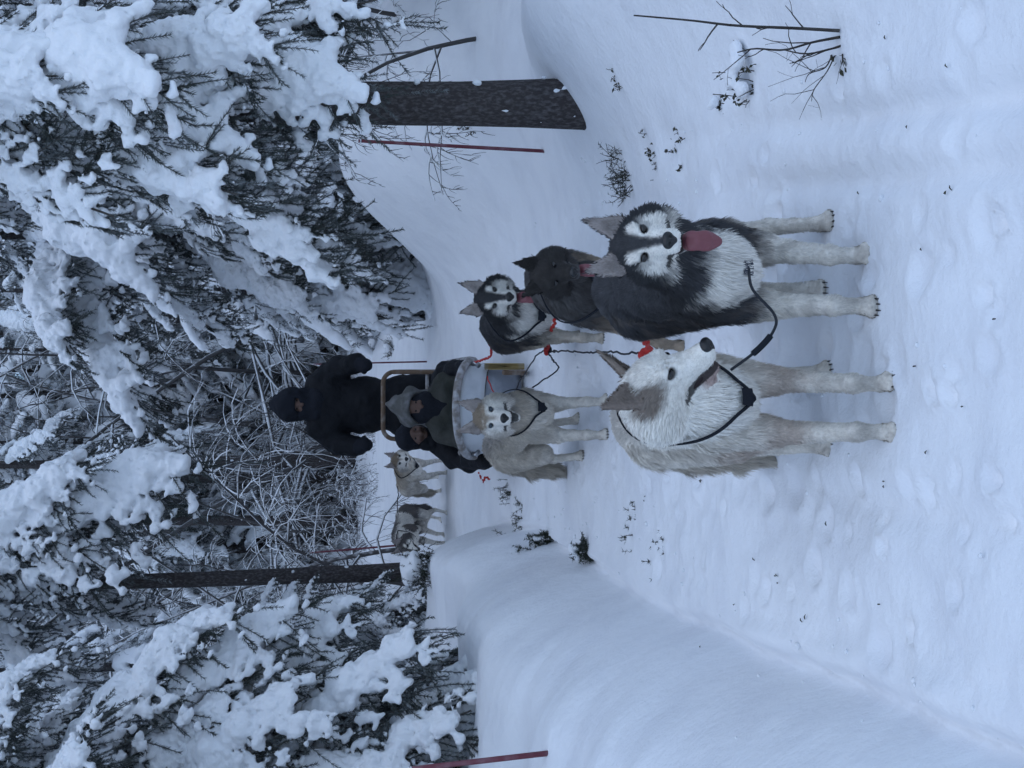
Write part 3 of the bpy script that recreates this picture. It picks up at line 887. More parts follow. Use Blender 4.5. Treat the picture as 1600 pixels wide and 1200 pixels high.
def dog(label, paws, chest, hip, head, look, tail, coat, scale=1.0, vox=0.0065, nfur=60000, fw_=0.0028, mouth=0.6, tongue=0.0, ears=(0, 0), roll=0.0, pale=False, lift=(), seed=0, strap_mat='strap', ruff=1.0, harness=True, rear=False, vstrap=True, hk=1.12, body_up=0.045):
    rg = np.random.default_rng(900 + seed)
    pw = {k: np.array(v, float) for k, v in paws.items()}
    for k in pw:
        if k not in lift: pw[k][2] = gz(pw[k][0], pw[k][1]) - 0.014
    base = np.mean(list(pw.values()), 0); base[2] = gz(base[0], base[1])
    ch, hp, hd = (np.array(v, float) - base for v in (chest, hip, head))
    pw = {k: v - base for k, v in pw.items()}
    ch[2] += body_up; hp[2] += body_up * 0.6
    f = unit((ch - hp) * np.array([1, 1, 0])); upv = np.array([0, 0, 1.0]); lf = np.cross(upv, f)
    ax = unit(ch - hp); lat = unit(np.cross(upv, ax)); vt = np.cross(ax, lat)
    RB = np.stack([ax, lat, vt], 1)
    hf = unit(look); hl = unit(np.cross(upv, hf)); hu = np.cross(hf, hl)
    hl, hu = hl * math.cos(roll) + hu * math.sin(roll), hu * math.cos(roll) - hl * math.sin(roll)
    RH = np.stack([hf, hl, hu], 1)
    k = scale
    kh = k * hk
    H = lambda x, y, z: hd + RH @ (np.array([x, y, z]) * kh)
    S = SDF(vox)
    # trunk of the body
    S.ell(ch, (0.17 * k, 0.096 * k, 0.142 * k), RB, 0.04, 'torso')
    S.cone(ch + vt * 0.015 * k, (ch + hp) / 2 + vt * 0.015 * k, 0.106 * k, 0.092 * k, 0.05, 'torso')
    S.cone((ch + hp) / 2 + vt * 0.015 * k, hp, 0.092 * k, 0.088 * k, 0.05, 'torso')
    S.ell(hp - ax * 0.02, (0.13 * k, 0.095 * k, 0.105 * k), RB, 0.04, 'torso')
    # chest front and neck ruff
    nb = ch + ax * 0.09 * k + vt * 0.035 * k
    nh = H(-0.05, 0, -0.05)
    S.ell(ch + f * 0.09 * k - upv * 0.02 * k, (0.09 * k, 0.086 * k, 0.12 * k), RB, 0.05, 'chest')
    S.cone(nb, nh, 0.100 * k * ruff, 0.078 * k * ruff, 0.05, 'neck')
    S.cone(ch + f * 0.10 * k, H(-0.01, 0, -0.085), 0.078 * k * ruff, 0.056 * k * ruff, 0.05, 'neck')
    # head
    S.ell(hd, (0.088 * kh, 0.066 * kh, 0.060 * kh), RH, 0.02, 'head')
    for s in (-1, 1):
        S.ell(H(0.005, s * 0.043, -0.036), (0.058 * kh, 0.038 * kh, 0.046 * kh), RH, 0.025, 'head')
        S.ell(H(-0.035, s * 0.060, -0.05), (0.048 * kh, 0.036 * kh * ruff, 0.055 * kh), RH, 0.03, 'head')
        S.ell(H(0.058, s * 0.034, 0.026), (0.026 * kh, 0.022 * kh, 0.014 * kh), RH, 0.012, 'head')
    S.cone(H(0.03, 0, 0.008), H(0.085, 0, -0.014), 0.052 * kh, 0.030 * kh, 0.02, 'head')
    S.cone(H(0.065, 0, -0.026), H(0.155, 0, -0.032), 0.040 * kh, 0.0235 * kh, 0.018, 'muzzle')
    for s in (-1, 1):
        S.ell(H(0.138, s * 0.014, -0.042), (0.034 * kh, 0.0165 * kh, 0.019 * kh), RH, 0.010, 'muzzle')
    jo = mouth * 0.040
    S.cone(H(0.03, 0, -0.062), H(0.134 - mouth * 0.014, 0, -0.066 - jo), 0.034 * kh, 0.017 * kh, 0.012, 'jaw')
    # eye sockets
    for s in (-1, 1):
        S.ell(H(0.086, s * 0.035, 0.008), (0.014 * kh, 0.014 * kh, 0.0075 * kh), RH, 0.008, sub=True)
    # ears: thin triangular cups
    for s, lay in ((1, ears[0]), (-1, ears[1])):
        b0 = np.array([-0.022, s * 0.044, 0.045]); tp = np.array([-0.022 - 0.085 * lay, s * (0.066 + 0.03 * lay), 0.138 - 0.068 * lay])
        th = RH @ unit(np.array([0.85 - 0.5 * lay, s * 0.25, 0.5 * lay]))
        S.cone(H(*b0), H(*tp), 0.037 * kh, 0.004 * kh, 0.010, 'ear', thin=th, ts=2.6)
        fr_ = np.array([0.016, s * 0.004, 0.0])
        S.cone(H(*(b0 * 0.9 + tp * 0.1 + fr_)), H(*(b0 * 0.3 + tp * 0.7 + fr_)), 0.026 * kh, 0.005 * kh, 0.008, thin=th, ts=2.2, sub=True)
    # legs
    claw_sets = []
    for nm in ('fl', 'fr', 'hl', 'hr'):
        s = 1 if nm[1] == 'l' else -1
        P = pw[nm]
        lifted = nm in lift
        pf = unit(f + 0.12 * s * lf)
        if nm[0] == 'f':
            sh = ch + lat * s * 0.068 * k - vt * 0.03 * k + ax * 0.05 * k
            el = sh + (P - sh) * 0.40 - f * 0.05 * k + lat * s * 0.008
            wr = P + upv * 0.105 * k + (el - P) * 0.05 * np.array([1, 1, 0]) + f * 0.006
            an = P + upv * 0.045 * k
            S.cone(sh, el, 0.068 * k, 0.039 * k, 0.03, 'leg')
            S.ell(wr, (0.0245 * k, 0.023 * k, 0.028 * k), None, 0.012, 'leg')
            S.ell(el - f * 0.022 * k, (0.028 * k, 0.025 * k, 0.034 * k), None, 0.015, 'leg')
            S.chain([el, wr, an], [0.033 * k, 0.0225 * k, 0.0195 * k], 0.012, 'leg')
        else:
            hj = hp + lat * s * 0.060 * k - vt * 0.02 * k
            kn = hj + (P - hj) * 0.42 + f * 0.09 * k + lat * s * 0.015
            hk = P - f * 0.055 * k + upv * 0.155 * k + (hj - P) * 0.03 * np.array([1, 1, 0])
            an = P + upv * 0.042 * k
            S.cone(hj, kn, 0.092 * k, 0.055 * k, 0.035, 'leg')
            S.chain([kn, hk, an], [0.041 * k, 0.0215 * k, 0.0185 * k], 0.015, 'leg')
        ps = np.cross(upv, pf)
        claws = MB(); claw_sets.append(claws)
        RP = np.stack([pf, ps, upv], 1)
        S.ell(P + pf * 0.012 * k + upv * 0.024 * k, (0.035 * k, 0.025 * k, 0.022 * k), RP, 0.014, 'paw')
        for j, (o_, e_) in enumerate(((-0.021, 0.024), (-0.008, 0.036), (0.008, 0.036), (0.021, 0.024))):
            c = P + pf * (e_ + 0.012) * k + ps * o_ * k + upv * 0.017 * k
            S.ell(c, (0.017 * k, 0.0095 * k, 0.014 * k), RP, 0.005, 'paw')
            a0 = c + pf * 0.014 * k
            claws.tube(np.array([a0, a0 + pf * 0.009 * k - upv * 0.004, a0 + pf * 0.013 * k - upv * 0.011 * k]), [0.0028 * k, 0.002 * k, 0.0006], 5)
    tl = [np.array(v, float) - base for v in tail]
    tr_ = np.array([0.032, 0.044, 0.050, 0.036, 0.006])
    S.chain(tl, np.interp(np.linspace(0, 1, len(tl)), np.linspace(0, 1, 5), tr_) * k, 0.02, 'tail')
    V, Q = S.mesh(relax_it=2)
    N = vnormals(V, Q)
    tg = S.tags(V)
    h = (V - hd) @ RH / kh
    bq = (V - ch) @ RB / k          # body frame: x forward, y left, z up from the chest centre
    nz_ = fbm(V * 22 + seed * 3) * 0.5 + 0.45 * noise3(V * 130)
    env = dict(h=h, b=bq, tg=tg, V=V, N=N, nz=nz_, k=k)
    col = coat(env)
    # lips, mouth, eye rims
    r_e = np.min([np.linalg.norm((h - np.array([0.078, s * 0.035, 0.009])) / np.array([1, 1.2, 0.8]), axis=1) for s in (-1, 1)], 0)
    ish = (tg == 'head') | (tg == 'muzzle') | (tg == 'jaw')
    col = mixc(col, ish * edge(r_e - 0.0145, 0.006), BLACK * 1.3)
    line = -0.054 - np.clip(h[:, 0] - 0.02, 0, 0.2) * 0.06
    lip = ish & (h[:, 0] > 0.012) & (h[:, 2] < line + 0.004) & (h[:, 2] > line - 0.012 - jo * 0.9 * np.clip((h[:, 0] - 0.03) / 0.09, 0, 1)) & (np.abs(h[:, 1]) < 0.06)
    col = mixc(col, lip * edge(0.020 - h[:, 0], 0.02) * 0.9, BLACK)
    root = thing('sled_dog', label, 'dog', base)
    lgm = np.isin(tg, ['leg', 'paw'])
    col = mixc(col, lgm * np.clip(fbm(V * np.array([30, 30, 12]) + 4) * 0.5 + 0.08, 0, 0.3), np.array([0.24, 0.20, 0.17]) * (col.mean() > 0) * np.clip(col[lgm].mean() * 2.2, 0.2, 1))
    body = link('body', mk_mesh('body', V, Q, None, [M['fur']], col=col), root)
    # coat
    flow = np.zeros_like(V)
    ln = np.full(len(V), 0.03)
    def setf(t, d, l):
        m = np.isin(tg, t)
        flow[m] = d[m] if np.ndim(d) == 2 else d
        ln[m] = l[m] if np.ndim(l) else l
    rad = V - (hd + 0.09 * k * hf); rad /= np.linalg.norm(rad, axis=1)[:, None]
    setf(['head'], rad - 0.3 * hf, np.interp(np.linalg.norm(h - np.array([0.09, 0, -0.01]), axis=1), [0.03, 0.09, 0.15], [0.007, 0.017, 0.034]))
    setf(['muzzle', 'jaw'], -hf - 0.2 * upv, 0.008)
    setf(['ear'], hu, 0.017)
    setf(['neck'], unit(ch - nh) * 1.0 - upv * 0.4 - 0.2 * f, 0.034 * ruff)
    setf(['chest'], -upv - 0.2 * f, 0.032)
    setf(['torso'], -ax - 0.55 * upv, 0.030)
    up_leg = np.interp(V[:, 2], [0.10, 0.22, 0.34], [0.010, 0.013, 0.028])
    setf(['leg'], -upv - 0.25 * f, up_leg)
    setf(['paw'], -upv * 0.3 + f, 0.006)
    setf(['tail'], unit(tl[-1] - tl[0]), 0.058)
    ln *= k
    r_n = np.linalg.norm(h - np.array([0.178, 0, -0.024]), axis=1)
    keep = np.clip((r_e - 0.017) / 0.008, 0, 1) * np.clip((r_n - 0.022) / 0.008, 0, 1) * np.where(lip, 0.15, 1.0)
    if nfur:
        link('fur', fur_mesh(V, Q, N, col, flow, ln, nfur, fw_, rg, keep), root)
    # eyes, nose, mouth, tongue, claws
    for s in (-1, 1):
        e, q = uv_ball(H(0.0722, s * 0.0345, 0.009), (0.0128 * kh, 0.0128 * kh, 0.0095 * kh), RH)
        link('eye', mk_mesh('eye', e, q, None, [M['pale_eye' if pale else 'eye']]), root)
    SN = SDF(0.003 if vox < 0.008 else 0.005)
    SN.ell(H(0.170, 0, -0.022), (0.016 * kh, 0.022 * kh, 0.015 * kh), RH, 0.006)
    SN.ell(H(0.168, 0, -0.035), (0.012 * kh, 0.012 * kh, 0.012 * kh), RH, 0.006)
    for s in (-1, 1):
        SN.ell(H(0.184, s * 0.010, -0.025), (0.008 * kh, 0.005 * kh, 0.005 * kh), RH, 0.003, sub=True)
    v_, q_ = SN.mesh(relax_it=1)
    link('nose', mk_mesh('nose', v_, q_, None, [M['nose']]), root)
    if mouth > 0.15:
        v_, q_ = uv_ball(H(0.072, 0, -0.062 - jo * 0.45), (0.048 * kh, 0.029 * kh, (0.010 + jo * 0.45) * kh), RH)
        link('mouth', mk_mesh('mouth', v_, q_, None, [M['mouth']]), root)
    if tongue > 0:
        ST = SDF(0.004)
        th = RH[:, 2]
        p0, p1 = H(0.05, 0, -0.066 - jo * 0.5), H(0.130, 0.0, -0.064 - jo * 0.75)
        cu = [p1, p1 + (hf * 0.016 - upv * 0.008) * kh, p1 + (hf * 0.022 - upv * 0.030) * kh, p1 + (hf * 0.020 - upv * 0.055) * kh * tongue, p1 + (hf * 0.014 - upv * 0.085) * kh * tongue]
        ST.cone(p0, p1, 0.018 * kh, 0.019 * kh, 0.012, thin=th, ts=2.6)
        for i in range(4):
            ST.cone(cu[i], cu[i + 1], (0.019, 0.0195, 0.020, 0.019, 0.012)[i] * kh, (0.019, 0.0195, 0.020, 0.019, 0.012)[i + 1] * kh, 0.014, thin=unit(np.cross(cu[i + 1] - cu[i], hl)), ts=2.8)
        ST.cone(cu[2] + unit(np.cross(cu[3] - cu[2], hl)) * -0.0105 * kh, cu[4] * 0.4 + cu[3] * 0.6 + unit(np.cross(cu[3] - cu[2], hl)) * -0.0095 * kh, 0.0035, 0.002, 0.005, sub=True)
        ST.cone(cu[2] + unit(np.cross(cu[3] - cu[2], hl)) * 0.0105 * kh, cu[4] * 0.4 + cu[3] * 0.6 + unit(np.cross(cu[3] - cu[2], hl)) * 0.0095 * kh, 0.0035, 0.002, 0.005, sub=True)
        v_, q_ = ST.mesh(relax_it=1)
        link('tongue', mk_mesh('tongue', v_, q_, None, [M['tongue']]), root)
    for c_ in claw_sets:
        tag(c_.obj('claws', [M['claw']], root), kind='stuff')
    # harness: webbing laid over the coat
    if harness:
        bv = BVHTree.FromPolygons([tuple(v) for v in V], [tuple(int(i) for i in q) for q in Q])
        def strap(pts, w=0.009, off=0.019, nm='harness_strap', m=strap_mat):
            pts = np.array(pts)
            t = np.linspace(0, len(pts) - 1, 40)
            P = np.stack([np.interp(t, np.arange(len(pts)), pts[:, c]) for c in range(3)], 1)
            O, NN = [], []
            for p in P:
                lo_, no, _, _ = bv.find_nearest(Vector(p))
                O.append(np.array(lo_) + np.array(no) * off * k); NN.append(np.array(no))
            O, NN = np.array(O), np.array(NN)
            for _ in range(4):
                O[1:-1] = (O[:-2] + O[1:-1] * 2 + O[2:]) / 4; NN[1:-1] = (NN[:-2] + 2 * NN[1:-1] + NN[2:]) / 4
            NN /= np.linalg.norm(NN, axis=1)[:, None]
            T_ = np.gradient(O, axis=0); T_ /= np.linalg.norm(T_, axis=1)[:, None] + 1e-9
            B_ = np.cross(T_, NN); B_ /= np.linalg.norm(B_, axis=1)[:, None] + 1e-9
            hw, ht = w * k / 2, 0.0025
            V4 = np.stack([O - B_ * hw - NN * ht, O + B_ * hw - NN * ht, O + B_ * hw + NN * ht, O - B_ * hw + NN * ht], 1)
            n = len(O); i, j = np.meshgrid(np.arange(n - 1), np.arange(4), indexing='ij')
            q = np.stack([i * 4 + j, i * 4 + (j + 1) % 4, (i + 1) * 4 + (j + 1) % 4, (i + 1) * 4 + j], -1).reshape(-1, 4)
            link(nm, mk_mesh(nm, V4.reshape(-1, 3), q, None, [M[m]], smooth_=False), root)
        for s in (-1, 1):
            if vstrap: strap([H(-0.13, 0, 0.02), ch + ax * 0.10 + lat * s * 0.14 + vt * 0.09, ch + ax * 0.20 * k + lat * s * 0.05 - vt * 0.05, ch + ax * 0.18 * k - vt * 0.12])
            if rear: strap([ch + vt * 0.2, ch - ax * 0.10 + lat * s * 0.15 + vt * 0.05, (ch + hp) / 2 + lat * s * 0.16, hp + lat * s * 0.10 + vt * 0.08, hp - ax * 0.06 + vt * 0.14], 0.016)
        cp = ch + ax * 0.19 * k - vt * 0.075 * k
        strap([cp + lat * 0.022, cp - lat * 0.022], 0.040, 0.026 if vstrap else 0.010, 'chest_pad')
    return root, base, body

# ---- coats
def coat_masked(e, dark=CHAR, under=WHITE, leg=CREAM, ruffc=None, face=WHITE, strip=0.012, brow=True, line=-0.02, inner=np.array([0.40, 0.35, 0.33])):
    h, b, tg, n = e['h'], e['b'], e['tg'], e['nz']
    c = np.tile(dark, (len(h), 1)).astype(float)
    body = np.isin(tg, ['torso', 'chest', 'neck'])
    ag = fbm(e['V'] * np.array([40, 40, 14])) * 0.5 + 0.5
    c = mixc(c, body * ag * 0.45, dark * 3.0)
    c = mixc(c, body * edge(b[:, 2] - line - 0.04 * n, 0.05), under * 0.9)
    frontc = body & (b[:, 0] > 0.12)
    c = mixc(c, frontc * edge(np.abs(b[:, 1]) - 0.088 - 0.04 * n, 0.03) * edge(b[:, 2] - 0.055 - 0.05 * n, 0.05), under)
    lg = np.isin(tg, ['leg', 'paw'])
    c = np.where(lg[:, None], leg, c)
    c = mixc(c, lg * edge(0.30 - e['V'][:, 2] - 0.06 * n, 0.08) * edge(0.03 - np.abs(b[:, 1]), 0.03), dark * 1.6)
    tl = tg == 'tail'
    c = np.where(tl[:, None], dark * 1.6, c)
    # face
    hd = np.isin(tg, ['head', 'muzzle', 'jaw'])
    q = np.sqrt((h[:, 1] / 0.074) ** 2 + ((h[:, 2] + 0.040) / 0.074) ** 2)
    msk = edge(q - 1.0 - 0.14 * n, 0.22) * edge(0.035 - h[:, 0], 0.02)
    c = mixc(c, hd * msk, face)
    c = mixc(c, hd * edge(0.0 - h[:, 0], 0.03) * edge(h[:, 2] + 0.075 + 0.02 * n, 0.03) * 0.8, under)
    if brow:
        for s in (-1, 1):
            r = np.linalg.norm((h - np.array([0.070, s * 0.034, 0.032])) / np.array([2.0, 1.0, 0.85]), axis=1)
            c = mixc(c, hd * edge(r - 0.015 - 0.006 * n, 0.010), face)
            r = np.linalg.norm((h - np.array([0.075, s * 0.050, 0.000])) / np.array([2.0, 0.8, 1.1]), axis=1)
            c = mixc(c, hd * edge(r - 0.012, 0.012) * 0.5, dark * 2.5)
    w = strip * np.interp(h[:, 2], [-0.03, 0.0, 0.03], [0.75, 0.9, 1.5])
    c = mixc(c, hd * edge(np.abs(h[:, 1]) - w - 0.004 * n, 0.008) * edge(-0.022 - h[:, 2], 0.01), dark * 1.3)
    er = tg == 'ear'
    c = np.where(er[:, None], dark, c)
    fwd = (e['N'] * (e['RHf'] if 'RHf' in e else np.array([0, -1, 0]))).sum(1)
    c = mixc(c, er * edge(0.35 - fwd, 0.4) * edge(h[:, 2] - 0.125, 0.03), inner)
    return c * (0.88 + 0.24 * (fbm(e['V'] * 60) * 0.5 + 0.5))[:, None]

def coat_white(e):
    h, b, tg, n = e['h'], e['b'], e['tg'], e['nz']
    c = np.tile(WHITE * 0.97, (len(h), 1))
    bk = np.isin(tg, ['torso'])
    c = mixc(c, bk * edge(0.075 - b[:, 2] - 0.05 * n, 0.06) * edge(b[:, 0] + 0.12, 0.15) * 0.8, GREY * 1.1)
    c = mixc(c, bk * edge(b[:, 0] + 0.05, 0.2) * 0.35, CREAM)
    lg = np.isin(tg, ['leg', 'paw'])
    c = np.where(lg[:, None], lerp(WHITE, CREAM, 0.55), c)
    c = mixc(c, lg * edge(np.abs(e['V'][:, 2] - 0.26) - 0.06 - 0.05 * n, 0.08) * 0.55, np.array([0.40, 0.28, 0.22]))
    tl = tg == 'tail'
    c = np.where(tl[:, None], CREAM * 0.85, c)
    hd = np.isin(tg, ['head'])
    r = np.linalg.norm((h - np.array([0.005, -0.062, 0.018])) / np.array([1.25, 1.0, 0.9]), axis=1)
    c = mixc(c, hd * edge(r - 0.038 - 0.02 * n, 0.02), np.array([0.24, 0.20, 0.17]))
    r = np.linalg.norm((h - np.array([0.02, 0.070, 0.02])), axis=1)
    c = mixc(c, hd * edge(r - 0.03 - 0.02 * n, 0.02) * 0.5, TAN * 0.8)
    er = tg == 'ear'
    c = np.where(er[:, None], np.where((h[:, 1] < 0)[:, None], np.array([0.27, 0.22, 0.19]), np.array([0.33, 0.27, 0.23])), c)
    c = mixc(c, (tg == 'jaw') * edge(0.09 - h[:, 0], 0.02) * 0.6, np.array([0.30, 0.12, 0.10]))
    return c * (0.90 + 0.2 * (fbm(e['V'] * 60) * 0.5 + 0.5))[:, None]

def coat_dark(e):
    h, b, tg, n = e['h'], e['b'], e['tg'], e['nz']
    c = np.tile(BROWN, (len(h), 1))
    ag = fbm(e['V'] * np.array([30, 30, 14])) * 0.5 + 0.5
    c = mixc(c, ag * 0.5, GREY * 0.75)
    lg = np.isin(tg, ['leg', 'paw'])
    c = mixc(c, lg * edge(e['V'][:, 2] - 0.33 - 0.08 * n, 0.12), TAN * 1.15)
    hd = np.isin(tg, ['head', 'muzzle', 'jaw'])
    c = np.where(hd[:, None], BROWN * 0.62, c)  # head fur darker than the rest of the coat
    c = mixc(c, (np.isin(tg, ['muzzle', 'jaw'])) * edge(h[:, 2] + 0.04, 0.02) * 0.6, GREY)
    er = tg == 'ear'
    c = np.where(er[:, None], BROWN * 0.6, c)
    return c * (0.85 + 0.3 * (fbm(e['V'] * 60) * 0.5 + 0.5))[:, None]

def coat_sable(e, top=GREY, mid=CREAM * 0.82, low=lerp(WHITE, CREAM, 0.6), cap=TAN * 0.8, capz=0.03):
    h, b, tg, n = e['h'], e['b'], e['tg'], e['nz']
    c = np.tile(mid, (len(h), 1))
    bk = np.isin(tg, ['torso', 'neck'])
    c = mixc(c, bk * edge(0.075 - b[:, 2] - 0.05 * n, 0.07) * 0.8, top)
    c = mixc(c, np.isin(tg, ['torso', 'neck', 'chest']) * edge(b[:, 2] + 0.03 + 0.04 * n, 0.06), low)
    c = mixc(c, (tg == 'chest') * 0.6, low)
    lg = np.isin(tg, ['leg', 'paw'])
    c = np.where(lg[:, None], low * 0.95, c)
    c = mixc(c, lg * edge(0.27 - e['V'][:, 2] - 0.05 * n, 0.1) * 0.5, mid)
    tl = tg == 'tail'
    c = np.where(tl[:, None], mid * 0.85, c)
    hd = np.isin(tg, ['head', 'muzzle', 'jaw'])
    c = np.where(hd[:, None], WHITE * 0.92, c)
    c = mixc(c, hd * edge(capz - h[:, 2] - 0.02 * n - 0.25 * np.clip(0.04 - h[:, 0], 0, 1), 0.02), cap)
    c = mixc(c, hd * edge(np.abs(h[:, 1]) - 0.010, 0.01) * edge(-0.005 - h[:, 2], 0.02) * 0.7, cap)
    q = np.abs(h[:, 1]) - 0.07 - 0.02 * n
    c = mixc(c, (tg == 'head') * edge(-q, 0.03) * 0.6, cap)
    er = tg == 'ear'
    c = np.where(er[:, None], cap * 0.8, c)
    fwd = (e['N'] * np.array([0, -1, 0])).sum(1)
    c = mixc(c, er * edge(0.35 - fwd, 0.4) * edge(h[:, 2] - 0.125, 0.03), np.array([0.40, 0.35, 0.33]))
    return c * (0.88 + 0.24 * (fbm(e['V'] * 60) * 0.5 + 0.5))[:, None]

def lifted(u, v, y):
    return PT(u, v, y)

DOGS = {}
# the two leaders
DOGS['A'] = dog('charcoal husky with white face mask and tongue out, leading the team at the right',
    dict(fl=GP(800, 1332), fr=GP(722, 1350), hl=GP(850, 1282), hr=GP(748, 1272)),
    PT(772, 1105, 3.98), PT(752, 1003, 4.42), PT(817, 997, 3.74), (-0.03, -1, -0.06),
    [PT(745, 975, 4.55), PT(740, 990, 4.66), PT(738, 1040, 4.72), PT(738, 1110, 4.72), PT(738, 1165, 4.70)],
    lambda e: coat_masked(e, CHAR, WHITE, lerp(WHITE, CREAM, 0.5)), scale=1.10, vox=0.006, nfur=110000, fw_=0.0026, mouth=0.8, tongue=0.85, seed=1, strap_mat='strap_navy', roll=0.03, ruff=0.96, hk=0.98, vstrap=False)
DOGS['B'] = dog('white husky with a brown ear patch looking aside, leading the team at the left',
    dict(fl=GP(600, 1374), fr=GP(525, 1378), hl=GP(618, 1284), hr=GP(503, 1286)),
    PT(568, 1118, 3.92), PT(545, 1030, 4.36), PT(594, 1016, 3.78), (0.64, -0.56, -0.53),
    [PT(505, 1010, 4.48), PT(497, 1025, 4.56), PT(490, 1080, 4.58), PT(485, 1150, 4.56), PT(482, 1215, 4.54)],
    coat_white, scale=1.0, vox=0.006, nfur=110000, fw_=0.0026, mouth=0.28, seed=2, ears=(0.0, 0.55), ruff=0.95, roll=-0.1, hk=1.18, body_up=0.06)
# second pair
DOGS['C'] = dog('dark brown husky stepping forward behind the charcoal leader, with a dark face',
    dict(fl=GP(748, 1052), fr=GP(661, 1066), hl=GP(772, 985), hr=GP(722, 985)),
    PT(742, 915, 5.78), PT(762, 868, 6.3), PT(772, 856, 5.55), (-0.05, -1, -0.32),
    [PT(775, 862, 6.45), PT(782, 870, 6.55), PT(785, 900, 6.58), PT(785, 930, 6.55)],
    coat_dark, scale=0.98, vox=0.0075, nfur=60000, fw_=0.0035, mouth=0.8, tongue=1.1, seed=3, ears=(0, 0.7), roll=0.15, hk=1.02, ruff=0.86)
# wheel pair
DOGS['D'] = dog('black husky with pale cheeks and tongue out, rearmost on the right of the line',
    dict(fl=GP(700, 925), fr=GP(672, 937), hl=GP(722, 905), hr=GP(676, 905)),
    PT(702, 822, 7.45), PT(692, 790, 7.98), PT(734, 766, 7.15), (-0.02, -1, -0.22),
    [PT(690, 788, 8.12), PT(686, 800, 8.18), PT(684, 830, 8.2), PT(684, 860, 8.18)],
    lambda e: coat_masked(e, CHAR * 0.75, WHITE * 0.85, CREAM * 0.8, face=WHITE * 0.8, strip=0.016, line=-0.07), scale=1.06, vox=0.008, nfur=50000, fw_=0.004, mouth=0.8, tongue=0.9, seed=4)
DOGS['E'] = dog('cream and grey husky facing the camera right in front of the sled',
    dict(fl=GP(572, 939), fr=GP(520, 941), hl=GP(543, 908), hr=GP(487, 914)),
    PT(546, 824, 7.42), PT(505, 795, 7.92), PT(549, 763, 7.15), (-0.02, -1, -0.12),
    [PT(484, 788, 8.05), PT(476, 800, 8.12), PT(470, 830, 8.12), PT(466, 860, 8.1), PT(462, 885, 8.08)],
    lambda e: coat_sable(e), scale=1.06, vox=0.008, nfur=50000, fw_=0.004, mouth=0.6, seed=5, pale=True, ruff=0.92)
# the team that follows
DOGS['F'] = dog('tan and cream husky of the following team beside the black-hatted passenger',
    dict(fl=GP(480, 695), fr=GP(461, 698), hl=GP(455, 688), hr=GP(433, 692)),
    PT(464, 652, 14.35), PT(444, 643, 14.75), PT(481, 622, 14.12), (0.12, -1, -0.25),
    [PT(436, 640, 14.9), PT(431, 650, 14.95), PT(430, 668, 14.95), PT(431, 680, 14.95)],
    lambda e: coat_sable(e, top=TAN * 0.8, mid=CREAM * 0.9, low=WHITE, cap=TAN * 0.6, capz=0.02), scale=0.90, vox=0.010, nfur=18000, fw_=0.006, mouth=0.1, seed=6, strap_mat='strap', hk=1.2, body_up=0.10)
DOGS['G'] = dog('dark-backed white husky with lowered head by the left bank, following team',
    dict(fl=GP(366, 692), fr=GP(352, 698), hl=GP(400, 699), hr=GP(390, 690)),
    PT(366, 648, 14.45), PT(393, 642, 14.75), PT(347, 632, 14.12), (-0.3, -1, -0.45),
    [PT(400, 636, 14.9), PT(404, 645, 14.95), PT(405, 662, 14.95), PT(404, 676, 14.95)],
    lambda e: coat_masked(e, BROWN * 1.5, WHITE, WHITE * 0.9, face=WHITE, line=0.085), scale=0.90, vox=0.010, nfur=18000, fw_=0.006, mouth=0.5, seed=7, hk=1.2, body_up=0.10)
# ------------------------------------------------------------------ the sled
M.update(
    frosted=mat('frosted_tube', (0.20, 0.18, 0.165), 0.7, 0.2, bump=((60, 0.5, 0.006),), vary=((0.45, 0.45, 0.47), 18, 0.40, 0.66)),
    white_panel=mat('white_plastic', (0.60, 0.62, 0.65), 0.5, 0.3, bump=((30, 0.3, 0.008),), vary=((0.42, 0.44, 0.48), 6, 0.5, 0.8)),
    grey_panel=mat('grey_plastic', (0.22, 0.235, 0.27), 0.5, 0.3, bump=((40, 0.3, 0.006),), vary=((0.42, 0.44, 0.48), 5, 0.5, 0.75)),
    yellow_wood=mat('yellow_wood', (0.42, 0.31, 0.12), 0.6, 0.3, bump=((20, 0.4, 0.006, (1, 1, 0.1)),), vary=((0.52, 0.50, 0.44), 9, 0.5, 0.75)),
    wood=mat('bent_wood', (0.13, 0.085, 0.055), 0.6, 0.3, bump=((40, 0.4, 0.005),), vary=((0.28, 0.25, 0.23), 12, 0.5, 0.75)),
    parka=mat('black_parka', (0.008, 0.009, 0.012), 0.75, 0.2, bump=((22, 0.5, 0.02), (120, 0.3, 0.004))),
    cap=mat('dark_knit', (0.016, 0.018, 0.024), 0.9, 0.1, bump=((90, 0.8, 0.006),)),
    olive=mat('olive_coat', (0.036, 0.038, 0.033), 0.85, 0.15, bump=((18, 0.6, 0.02), (140, 0.3, 0.004)), vary=((0.060, 0.060, 0.055), 8, 0.4, 0.7)),
    hoodg=mat('grey_hood', (0.095, 0.095, 0.092), 0.9, 0.1, bump=((16, 0.5, 0.02), (150, 0.5, 0.004)), vary=((0.19, 0.19, 0.20), 12, 0.45, 0.75)),
    skin=mat('skin', (0.115, 0.068, 0.053), 0.6, 0.3, bump=((90, 0.2, 0.003),)),
    hairm=mat('dark_hair', (0.010, 0.008, 0.007), 0.7, 0.2),
)
SX, SY = (562 - 600) / 2200 * 9.98, 9.75
SZ = gz(SX, 10.5)
sled = thing('dog_sled', 'low dog sled with frosted front bow and wooden driving bow carrying two passengers', 'sled', (SX, SY, SZ))
L_ = lambda p: np.array(p) - np.array([SX, SY, SZ])
